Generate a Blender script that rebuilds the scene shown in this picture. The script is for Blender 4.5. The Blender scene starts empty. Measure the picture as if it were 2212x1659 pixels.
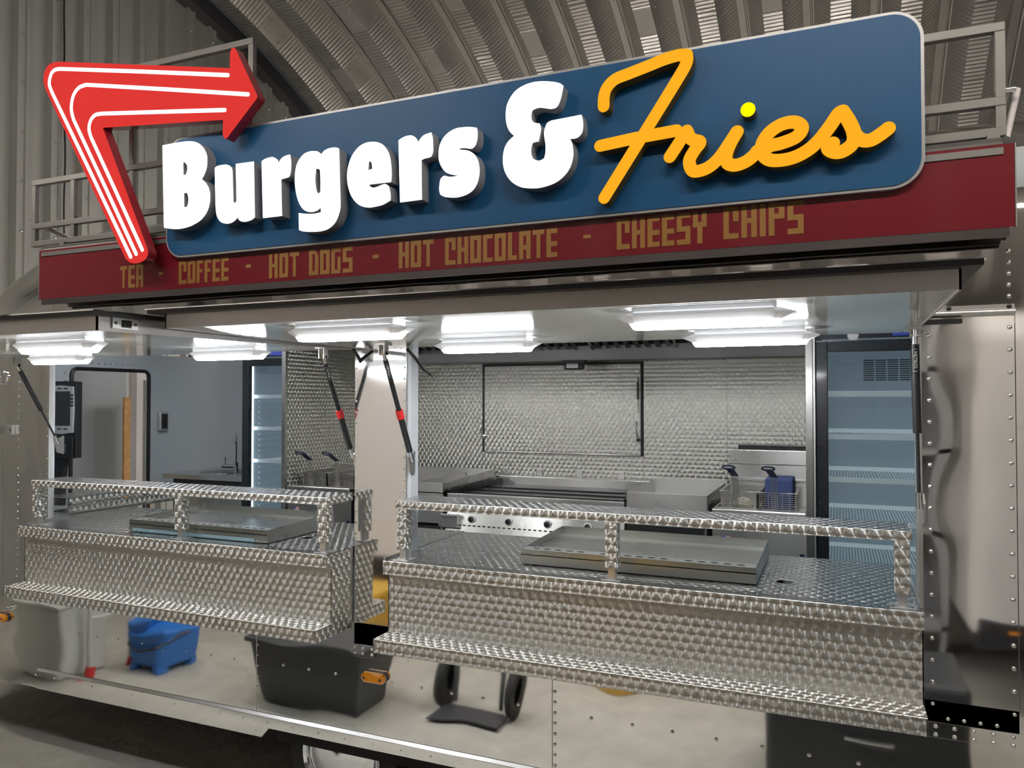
import bpy, bmesh, math, random
from mathutils import Vector, Matrix
from mathutils.geometry import tessellate_polygon

SC = bpy.context.scene
COL = SC.collection
random.seed(7)
R = math.radians

# ------------------------------------------------------------------ camera
cam_d = bpy.data.cameras.new('camera')
cam_d.sensor_fit = 'HORIZONTAL'
cam_d.sensor_width = 36.0
cam_d.lens = 1664.0 / 2212.0 * 36.0
cam_d.clip_start = 0.02
cam = bpy.data.objects.new('camera', cam_d)
COL.objects.link(cam)
cam.location = (0.0, -2.4, 1.62)
cam.rotation_euler = (R(90 + 1.14), 0, R(23.07))
SC.camera = cam

# ------------------------------------------------------------------ world, exposure
wd = bpy.data.worlds.new('hall_air')
SC.world = wd
wd.use_nodes = True
wd.node_tree.nodes['Background'].inputs[0].default_value = (0.62, 0.66, 0.70, 1)
wd.node_tree.nodes['Background'].inputs[1].default_value = 0.04
SC.view_settings.view_transform = 'Standard'
SC.view_settings.look = 'None'
SC.view_settings.gamma = 1
SC.view_settings.use_curve_mapping = False
SC.view_settings.exposure = 0.0
SC.cycles.max_bounces = 6
SC.cycles.diffuse_bounces = 3
SC.cycles.glossy_bounces = 4
SC.cycles.transmission_bounces = 2
SC.cycles.transparent_max_bounces = 8
SC.cycles.adaptive_threshold = 0.05
SC.cycles.sample_clamp_indirect = 6.0
SC.cycles.caustics_reflective = False
SC.cycles.caustics_refractive = False

LED_POWER = 76.0          # awning light emission
HALL_FILL_POWER = 62.0          # emission of the added hall lamps
KITCHEN_POWER = 60.0      # light strips added under the trailer ceiling

# ------------------------------------------------------------------ helpers
WLOC = {}

class MB:
    """collects geometry in world metres and links it as one mesh object"""
    def __init__(self):
        self.v = []; self.f = []
    def add(self, verts, faces):
        n = len(self.v)
        self.v += [tuple(p) for p in verts]
        self.f += [tuple(i + n for i in f) for f in faces]
        return self
    def box(self, x0, x1, y0, y1, z0, z1):
        if x0 > x1: x0, x1 = x1, x0
        if y0 > y1: y0, y1 = y1, y0
        if z0 > z1: z0, z1 = z1, z0
        return self.add([(x0,y0,z0),(x1,y0,z0),(x1,y1,z0),(x0,y1,z0),(x0,y0,z1),(x1,y0,z1),(x1,y1,z1),(x0,y1,z1)],
                        [(0,3,2,1),(4,5,6,7),(0,1,5,4),(1,2,6,5),(2,3,7,6),(3,0,4,7)])
    def hexa(self, p):
        """8 corners: bottom four counter-clockwise, then top four"""
        return self.add(p, [(0,3,2,1),(4,5,6,7),(0,1,5,4),(1,2,6,5),(2,3,7,6),(3,0,4,7)])
    def cyl(self, p0, p1, r, n=12, r1=None, cap=True):
        p0 = Vector(p0); p1 = Vector(p1); r1 = r if r1 is None else r1
        d = (p1 - p0).normalized()
        a = Vector((0,0,1)) if abs(d.z) < .9 else Vector((1,0,0))
        u = d.cross(a).normalized(); w = d.cross(u)
        vs = []
        for k in range(n):
            t = 2*math.pi*k/n; c = u*math.cos(t) + w*math.sin(t)
            vs.append(p0 + c*r); vs.append(p1 + c*r1)
        fs = [(2*k, 2*((k+1)%n), 2*((k+1)%n)+1, 2*k+1) for k in range(n)]
        if cap:
            fs.append(tuple(2*k for k in range(n))[::-1]); fs.append(tuple(2*k+1 for k in range(n)))
        return self.add(vs, fs)
    def tube(self, pts, r, n=8, closed=False):
        pts = [Vector(p) for p in pts]
        m = len(pts); vs = []; prev = None
        for i, p in enumerate(pts):
            if closed: d = pts[(i+1) % m] - pts[i-1]
            else: d = pts[min(i+1, m-1)] - pts[max(i-1, 0)]
            d.normalize()
            if prev is None:
                a = Vector((0,0,1)) if abs(d.z) < .9 else Vector((1,0,0))
                u = d.cross(a).normalized()
            else:
                u = (prev - d*prev.dot(d)).normalized()
            prev = u; w = d.cross(u)
            for k in range(n):
                t = 2*math.pi*k/n
                vs.append(p + (u*math.cos(t) + w*math.sin(t))*r)
        fs = []
        for i in range(m if closed else m-1):
            j = (i+1) % m
            for k in range(n):
                fs.append((i*n+k, i*n+(k+1)%n, j*n+(k+1)%n, j*n+k))
        if not closed:
            fs.append(tuple(range(n))[::-1]); fs.append(tuple((m-1)*n+k for k in range(n)))
        return self.add(vs, fs)
    def prism(self, polys, a0, a1, axis='y', front=True, back=True, sides=True):
        """polys: outer loop then holes, each [(p,q)..]; extruded along axis from a0 to a1"""
        def P(p, q, a):
            return {'y': (p, a, q), 'z': (p, q, a), 'x': (a, p, q)}[axis]
        flat = [pt for lp in polys for pt in lp]
        tri = tessellate_polygon([[Vector((x, y, 0)) for x, y in lp] for lp in polys])
        n = len(flat)
        vs = [P(x, y, a0) for x, y in flat] + [P(x, y, a1) for x, y in flat]
        fs = []
        if front: fs += [tuple(t) for t in tri]
        if back: fs += [tuple(i + n for i in t)[::-1] for t in tri]
        if sides:
            o = 0
            for lp in polys:
                m = len(lp)
                for i in range(m):
                    j = (i+1) % m
                    fs.append((o+i, o+j, o+j+n, o+i+n))
                o += m
        return self.add(vs, fs)
    def disc(self, c, r, axis='y', n=20, rz=None):
        rz = rz or r
        c = Vector(c); vs = []
        for k in range(n):
            t = 2*math.pi*k/n
            a, b = r*math.cos(t), rz*math.sin(t)
            vs.append(c + Vector({'y': (a,0,b), 'z': (a,b,0), 'x': (0,a,b)}[axis]))
        return self.add(vs, [tuple(range(n))])
    def lathe(self, c, prof, axis='z', n=24):
        """prof: [(radius, along)]"""
        c = Vector(c); vs = []
        for r, h in prof:
            for k in range(n):
                t = 2*math.pi*k/n
                a, b = r*math.cos(t), r*math.sin(t)
                vs.append(c + Vector({'z': (a,b,h), 'y': (a,h,b), 'x': (h,a,b)}[axis]))
        m = len(prof); fs = []
        for i in range(m-1):
            for k in range(n):
                fs.append((i*n+k, i*n+(k+1)%n, (i+1)*n+(k+1)%n, (i+1)*n+k))
        if prof[0][0] > 1e-4: fs.append(tuple(range(n))[::-1])
        if prof[-1][0] > 1e-4: fs.append(tuple((m-1)*n+k for k in range(n)))
        return self.add(vs, fs)
    def mesh(self, name, mat, smooth=False):
        me = bpy.data.meshes.new(name)
        me.from_pydata(self.v, [], self.f)
        bm = bmesh.new(); bm.from_mesh(me)
        bmesh.ops.recalc_face_normals(bm, faces=bm.faces)
        bm.to_mesh(me); bm.free()
        me.materials.append(M[mat] if isinstance(mat, str) else mat)
        if smooth:
            me.polygons.foreach_set('use_smooth', [True]*len(me.polygons))
            try: me.set_sharp_from_angle(angle=R(35))
            except Exception: pass
        me.update()
        return me
    def build(self, name, mat, parent=None, smooth=False, bevel=0, segs=2):
        return put(name, self.mesh(name, mat, smooth), parent, bevel=bevel, segs=segs)

def put(name, me, parent=None, loc=(0,0,0), rot=None, bevel=0, segs=2):
    """link a mesh object; loc is in world metres whatever the parent"""
    o = bpy.data.objects.new(name, me); COL.objects.link(o)
    WLOC[o.name] = Vector(loc)
    if parent is not None:
        o.parent = parent
        o.location = Vector(loc) - WLOC[parent.name]
    else:
        o.location = loc
    if rot: o.rotation_euler = rot
    if bevel:
        b = o.modifiers.new('edge', 'BEVEL'); b.width = bevel; b.segments = segs; b.limit_method = 'ANGLE'; b.angle_limit = R(40)
        try: b.harden_normals = False
        except Exception: pass
    return o

def tag(o, label, cat, group=None, kind=None):
    o['label'] = label
    if cat: o['category'] = cat
    if group: o['group'] = group
    if kind: o['kind'] = kind
    return o

def thing(name, label, cat, loc, group=None):
    o = bpy.data.objects.new(name, None); COL.objects.link(o)
    o.empty_display_size = .05
    o.location = loc; WLOC[o.name] = Vector(loc)
    return tag(o, label, cat, group)

def structure(o, label=None):
    o['kind'] = 'structure'
    if label: o['label'] = label
    return o

def smooth_loop(pts, closed=True, sub=5):
    """Catmull-Rom through [(x,y,corner)]; corners stay sharp"""
    n = len(pts); out = []
    for i in range(n if closed else n-1):
        p1 = pts[i]; p2 = pts[(i+1) % n]
        p0 = pts[i-1] if (closed or i > 0) else p1
        p3 = pts[(i+2) % n] if (closed or i+2 < n) else p2
        out.append((p1[0], p1[1]))
        if p1[2] and p2[2]: continue
        a = p1 if p1[2] else p0
        b = p2 if p2[2] else p3
        for k in range(1, sub):
            t = k/sub
            q = []
            for c in (0, 1):
                m1 = (p2[c]-a[c])*.5 if not p1[2] else (p2[c]-p1[c])*.8
                m2 = (b[c]-p1[c])*.5 if not p2[2] else (p2[c]-p1[c])*.8
                t2, t3 = t*t, t*t*t
                q.append((2*t3-3*t2+1)*p1[c] + (t3-2*t2+t)*m1 + (-2*t3+3*t2)*p2[c] + (t3-t2)*m2)
            out.append(tuple(q))
    if not closed: out.append((pts[-1][0], pts[-1][1]))
    return out

# ------------------------------------------------------------------ materials
M = {}
def nodes(name):
    m = bpy.data.materials.new(name); m.use_nodes = True
    nt = m.node_tree
    M[name] = m
    return m, nt, nt.nodes['Principled BSDF'], nt.nodes['Material Output']

def pmat(name, col, rough=.5, metal=0.0, var=.08, scale=6.0, bump=0.0, bscale=None, emit=None, es=0.0, coat=0.0, spec=.5, aniso=None):
    m, nt, b, out = nodes(name)
    N, L = nt.nodes, nt.links
    tc = N.new('ShaderNodeTexCoord')
    nz = N.new('ShaderNodeTexNoise'); nz.inputs['Scale'].default_value = scale; nz.inputs['Detail'].default_value = 5
    L.new(tc.outputs['Object'], nz.inputs['Vector'])
    mx = N.new('ShaderNodeMix'); mx.data_type = 'RGBA'
    c = Vector(col)
    mx.inputs[6].default_value = (*(c*(1-var)), 1); mx.inputs[7].default_value = (*[min(1, x*(1+var)) for x in c], 1)
    L.new(nz.outputs['Fac'], mx.inputs[0]); L.new(mx.outputs[2], b.inputs['Base Color'])
    mr = N.new('ShaderNodeMapRange'); mr.inputs[3].default_value = rough*.85; mr.inputs[4].default_value = min(1, rough*1.15)
    L.new(nz.outputs['Fac'], mr.inputs[0]); L.new(mr.outputs[0], b.inputs['Roughness'])
    b.inputs['Metallic'].default_value = metal
    b.inputs['Specular IOR Level'].default_value = spec
    if coat: b.inputs['Coat Weight'].default_value = coat; b.inputs['Coat Roughness'].default_value = .08
    if emit:
        b.inputs['Emission Color'].default_value = (*emit, 1); b.inputs['Emission Strength'].default_value = es
    if bump:
        n2 = N.new('ShaderNodeTexNoise'); n2.inputs['Scale'].default_value = bscale or scale*6; n2.inputs['Detail'].default_value = 4
        L.new(tc.outputs['Object'], n2.inputs['Vector'])
        bp = N.new('ShaderNodeBump'); bp.inputs['Strength'].default_value = 1; bp.inputs['Distance'].default_value = bump
        L.new(n2.outputs['Fac'], bp.inputs['Height']); L.new(bp.outputs[0], b.inputs['Normal'])
    if aniso is not None:
        b.inputs['Anisotropic'].default_value = .7
        cv = N.new('ShaderNodeCombineXYZ')
        for i in range(3): cv.inputs[i].default_value = aniso[i]
        L.new(cv.outputs[0], b.inputs['Tangent'])
    return m

def mirror_mat(name, col, rough, wave, wscale):
    """polished sheet: mirror with slow waviness of the sheet and faint scratches"""
    m, nt, b, out = nodes(name)
    N, L = nt.nodes, nt.links
    b.inputs['Metallic'].default_value = 1; b.inputs['Base Color'].default_value = (*col, 1)
    tc = N.new('ShaderNodeTexCoord')
    n1 = N.new('ShaderNodeTexNoise'); n1.inputs['Scale'].default_value = wscale; n1.inputs['Detail'].default_value = 1.0
    L.new(tc.outputs['Object'], n1.inputs['Vector'])
    bp = N.new('ShaderNodeBump'); bp.inputs['Strength'].default_value = 1; bp.inputs['Distance'].default_value = wave
    L.new(n1.outputs['Fac'], bp.inputs['Height']); L.new(bp.outputs[0], b.inputs['Normal'])
    n2 = N.new('ShaderNodeTexNoise'); n2.inputs['Scale'].default_value = 3; n2.inputs['Detail'].default_value = 6
    L.new(tc.outputs['Object'], n2.inputs['Vector'])
    mr = N.new('ShaderNodeMapRange'); mr.inputs[1].default_value = .35; mr.inputs[2].default_value = .75
    mr.inputs[3].default_value = rough; mr.inputs[4].default_value = rough*2.2
    L.new(n2.outputs['Fac'], mr.inputs[0]); L.new(mr.outputs[0], b.inputs['Roughness'])
    return m

def turned_mat(name, pitch, col, rough, aniso):
    """engine-turned steel: overlapping brushed discs; the brushing turns about each disc's centre"""
    m, nt, b, out = nodes(name)
    N, L = nt.nodes, nt.links
    def mth(op, a, bb=None, cc=None):
        n = N.new('ShaderNodeMath'); n.operation = op
        for i, x in enumerate((a, bb, cc)):
            if x is None: continue
            if isinstance(x, (int, float)): n.inputs[i].default_value = x
            else: L.new(x, n.inputs[i])
        return n.outputs[0]
    def sel(c, a, bb):            # c ? a : bb
        return mth('ADD', mth('MULTIPLY', c, a), mth('MULTIPLY', mth('SUBTRACT', 1.0, c), bb))
    tc = N.new('ShaderNodeTexCoord'); sp = N.new('ShaderNodeSeparateXYZ'); L.new(tc.outputs['Object'], sp.inputs[0])
    ge = N.new('ShaderNodeNewGeometry'); sn = N.new('ShaderNodeSeparateXYZ'); L.new(ge.outputs['True Normal'], sn.inputs[0])
    isx = mth('GREATER_THAN', mth('ABSOLUTE', sn.outputs[0]), .7)
    isz = mth('GREATER_THAN', mth('ABSOLUTE', sn.outputs[2]), .7)
    p = mth('DIVIDE', sel(isx, sp.outputs[1], sp.outputs[0]), pitch)
    q = mth('DIVIDE', sel(isz, sp.outputs[1], sp.outputs[2]), pitch*.78)
    # staggered rows of discs, each row laid over the one above it
    row = mth('FLOOR', q); fy = mth('SUBTRACT', q, row)
    par = mth('MULTIPLY', mth('FLOORED_MODULO', row, 2.0), .5)
    fl_ = mth('FRACT', mth('ADD', p, par)); fu_ = mth('FRACT', mth('ADD', p, mth('SUBTRACT', .5, par)))
    r2 = .63*.63
    def cand(f, ox, oy):
        dx = mth('SUBTRACT', f, ox); dy = mth('MULTIPLY', mth('SUBTRACT', fy, oy), .78)
        return dx, dy, mth('LESS_THAN', mth('ADD', mth('MULTIPLY', dx, dx), mth('MULTIPLY', dy, dy)), r2)
    c1, c2, c3, c4 = cand(fl_,1,0), cand(fl_,0,0), cand(fu_,1,1), cand(fu_,0,1)
    dx = sel(c1[2], c1[0], sel(c2[2], c2[0], sel(c3[2], c3[0], c4[0])))
    dy = sel(c1[2], c1[1], sel(c2[2], c2[1], sel(c3[2], c3[1], c4[1])))
    cx = N.new('ShaderNodeCombineXYZ'); L.new(sel(isx, 0.0, dx), cx.inputs[0])
    L.new(sel(isx, dx, sel(isz, dy, 0.0)), cx.inputs[1]); L.new(sel(isz, 0.0, dy), cx.inputs[2])
    nm = N.new('ShaderNodeVectorMath'); nm.operation = 'NORMALIZE'; L.new(cx.outputs[0], nm.inputs[0])
    L.new(nm.outputs[0], b.inputs['Tangent'])
    b.inputs['Anisotropic'].default_value = aniso
    b.inputs['Metallic'].default_value = 1
    nz = N.new('ShaderNodeTexNoise'); nz.inputs['Scale'].default_value = 2.5; nz.inputs['Detail'].default_value = 5
    L.new(tc.outputs['Object'], nz.inputs['Vector'])
    mx = N.new('ShaderNodeMix'); mx.data_type = 'RGBA'
    c = Vector(col); mx.inputs[6].default_value = (*(c*.92), 1); mx.inputs[7].default_value = (*(c*1.06), 1)
    L.new(nz.outputs['Fac'], mx.inputs[0])
    # burnished line where the rim of each disc cuts into its neighbour
    rim = N.new('ShaderNodeMapRange'); rim.inputs[1].default_value = .52; rim.inputs[2].default_value = .63; rim.inputs[3].default_value = 1.0; rim.inputs[4].default_value = .80
    L.new(mth('SQRT', mth('ADD', mth('MULTIPLY', dx, dx), mth('MULTIPLY', dy, dy))), rim.inputs[0])
    mv = N.new('ShaderNodeVectorMath'); mv.operation = 'SCALE'; L.new(mx.outputs[2], mv.inputs[0]); L.new(rim.outputs[0], mv.inputs['Scale'])
    L.new(mv.outputs[0], b.inputs['Base Color'])
    b.inputs['Roughness'].default_value = rough
    # each disc is dished a hair by the abrasive pad
    h = mth('SQRT', mth('ADD', mth('MULTIPLY', dx, dx), mth('MULTIPLY', dy, dy)))
    bp = N.new('ShaderNodeBump'); bp.inputs['Strength'].default_value = 1; bp.inputs['Distance'].default_value = pitch*.07
    L.new(h, bp.inputs['Height']); L.new(bp.outputs[0], b.inputs['Normal'])
    return m

def glass_mat(name, tint, refl=1.0):
    m = bpy.data.materials.new(name); m.use_nodes = True; M[name] = m
    nt = m.node_tree; N, L = nt.nodes, nt.links
    N.remove(N['Principled BSDF']); out = N['Material Output']
    tr = N.new('ShaderNodeBsdfTransparent'); tr.inputs[0].default_value = (*tint, 1)
    gl = N.new('ShaderNodeBsdfGlossy'); gl.inputs['Roughness'].default_value = .01
    fr = N.new('ShaderNodeFresnel'); fr.inputs[0].default_value = 1.45
    tc = N.new('ShaderNodeTexCoord'); nz = N.new('ShaderNodeTexNoise'); nz.inputs['Scale'].default_value = 2
    L.new(tc.outputs['Object'], nz.inputs['Vector'])
    mu = N.new('ShaderNodeMath'); mu.operation = 'MULTIPLY'; mu.inputs[1].default_value = refl
    L.new(fr.outputs[0], mu.inputs[0])
    mx = N.new('ShaderNodeMixShader'); L.new(mu.outputs[0], mx.inputs[0])
    L.new(tr.outputs[0], mx.inputs[1]); L.new(gl.outputs[0], mx.inputs[2]); L.new(mx.outputs[0], out.inputs[0])
    return m

def lamp_mat(name, col, strength, var=.04):
    m, nt, b, out = nodes(name)
    N, L = nt.nodes, nt.links
    em = N.new('ShaderNodeEmission'); em.inputs[1].default_value = strength
    tc = N.new('ShaderNodeTexCoord'); nz = N.new('ShaderNodeTexNoise'); nz.inputs['Scale'].default_value = 9
    L.new(tc.outputs['Object'], nz.inputs['Vector'])
    mx = N.new('ShaderNodeMix'); mx.data_type = 'RGBA'
    mx.inputs[6].default_value = (*[x*(1-var) for x in col], 1); mx.inputs[7].default_value = (*[x*(1+var) for x in col], 1)
    L.new(nz.outputs['Fac'], mx.inputs[0]); L.new(mx.outputs[2], em.inputs[0]); L.new(em.outputs[0], out.inputs[0])
    N.remove(b)
    return m

pmat('concrete', (.47,.455,.405), .8, var=.30, scale=7, bump=.008, bscale=26)
pmat('cladding', (.44,.44,.415), .5, var=.06, scale=1.2)
pmat('galvanised', (.50,.48,.465), .36, metal=.92, var=.12, scale=3)
pmat('dark_trim', (.05,.05,.055), .5, var=.2)
pmat('cable', (.015,.015,.017), .5)
mirror_mat('polished', (.84,.835,.82), .03, .0060, 2.6)
mirror_mat('polished_flat', (.88,.875,.86), .05, .0010, 1.6)
mirror_mat('chrome', (.85,.86,.88), .05, .0001, 4)
pmat('rivet', (.80,.80,.79), .18, metal=1, var=.05, scale=40)
pmat('aluminium', (.72,.71,.70), .34, metal=.95, var=.08, scale=5)
pmat('brushed', (.62,.61,.59), .28, metal=1, var=.06, scale=4, aniso=(.05,.1,1))
pmat('frame_alu', (.17,.165,.155), .5, metal=.6, var=.08, scale=5)
pmat('steel', (.52,.52,.50), .28, metal=1, var=.08, scale=3)
pmat('brushed_h', (.66,.65,.63), .26, metal=1, var=.06, scale=4, aniso=(.05,.1,1))
turned_mat('turned', .031, (.72,.705,.67), .48, .98)
turned_mat('turned_wall', .030, (.74,.725,.67), .48, .98)
turned_mat('turned_top', .031, (.55,.555,.555), .24, .93)
pmat('awning_under', (.74,.76,.75), .09, var=.03, scale=3)
pmat('black_rubber', (.012,.012,.013), .45)
pmat('black_plastic', (.015,.016,.018), .35)
pmat('black_paint', (.016,.019,.022), .28, coat=.3)
pmat('liner', (.50,.54,.57), .38, var=.05, scale=3)
pmat('jamb', (.62,.65,.68), .35, var=.04)
pmat('red_board', (.15,.008,.015), .22, var=.05, scale=1.5, coat=.5)
pmat('gold_print', (.26,.13,.03), .35, var=.06, scale=4)
pmat('blue_panel', (.006,.066,.165), .45, var=.05, scale=1.5, spec=.25)
pmat('silver_edge', (.30,.30,.30), .4, metal=.4)
lamp_mat('letter_white', (1,1,1), 1.9)
pmat('letter_side', (.33,.335,.35), .45, var=.04)
lamp_mat('script_yellow', (.97,.42,.016), 1.05, .06)
lamp_mat('dot_yellow', (1.0,.83,.0), 1.35, .02)
pmat('script_side', (.13,.08,.006), .42, var=.08)
lamp_mat('arrow_red', (.75,.042,.036), 1.0, .05)
pmat('arrow_side', (.30,.012,.025), .25, var=.06, coat=.4)
lamp_mat('arrow_line', (.97,.97,1.0), 1.35)
lamp_mat('led', (.96,.98,1.0), LED_POWER, .02)
pmat('led_lens', (.86,.86,.9), .25, var=.03, emit=(1,1,1), es=.10)
pmat('led_base', (.80,.82,.84), .35, emit=(1,1,1), es=.08)
lamp_mat('hall_fill', (1.0,.93,.84), HALL_FILL_POWER, .02)
lamp_mat('rear_fill', (1.0,.94,.88), HALL_FILL_POWER*2.6, .02)
pmat('rail_alu', (.60,.575,.56), .55, metal=.75, var=.08, scale=5)
pmat('hood_steel', (.20,.20,.195), .35, metal=1, var=.1, scale=3)
lamp_mat('kitchen_fill', (.97,.98,1.0), KITCHEN_POWER, .02)
pmat('red_clip', (.72,.03,.03), .4)
pmat('amber', (.75,.27,.01), .12, var=.1, coat=1, emit=(.9,.3,0), es=.06)
pmat('tyre', (.012,.012,.012), .7, bump=.0008, bscale=90)
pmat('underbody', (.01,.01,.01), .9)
pmat('fridge_in_glow', (.50,.56,.61), .45, var=.03, emit=(.70,.82,.92), es=.06)  # faint emission stands in for light inside the fridge
lamp_mat('fridge_led', (.82,.92,1.0), 7.0, .02)
pmat('rail_dark', (.075,.065,.065), .4, metal=.5, var=.1)
pmat('fridge_shelf_glow', (.84,.90,.90), .35, var=.03, emit=(.9,1,1), es=.18)  # shelves glow a little in place of light falling on them
glass_mat('fridge_glass', (.86,.90,.92), .9)
glass_mat('screen_glass', (.98,.995,.99), .16)
pmat('griddle', (.02,.02,.022), .3, metal=.6)
pmat('wire', (.62,.60,.56), .3, metal=1)
pmat('navy', (.012,.018,.05), .45)
pmat('blue_sponge', (.05,.075,.20), .8, bump=.001, bscale=120)
pmat('cream', (.72,.68,.52), .6)
pmat('sticker_white', (.75,.72,.72), .5)
pmat('sticker_red', (.55,.10,.10), .5)
pmat('sticker_blue', (.04,.07,.42), .5)
pmat('white_print', (.80,.80,.80), .5)
pmat('panel_grey', (.27,.30,.32), .5, var=.05)
pmat('bezel', (.70,.71,.72), .35, metal=.3)
pmat('osb', (.50,.27,.095), .75, var=.5, scale=34, bump=.001)
pmat('door_white', (.66,.62,.62), .45)
pmat('mop_blue', (.03,.17,.55), .35)
pmat('bin_white', (.62,.63,.60), .45)
pmat('dark_tote', (.045,.048,.052), .4)
pmat('crate_yellow', (.68,.40,.05), .4)
pmat('van_white', (.90,.87,.85), .3, var=.03, coat=.5)
pmat('van_dark', (.03,.03,.035), .35)
pmat('shelf_grey', (.36,.36,.37), .4)
pmat('tape_blue', (.45,.66,.78), .5, var=.25, scale=30)
for _n in ('fridge_in_glow', 'fridge_shelf_glow', 'led_lens', 'led_base', 'amber', 'script_yellow', 'dot_yellow', 'arrow_red'):
    try: M[_n].cycles.emission_sampling = 'NONE'
    except Exception:
        try: M[_n].emission_sampling = 'NONE'
        except Exception: pass

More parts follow.
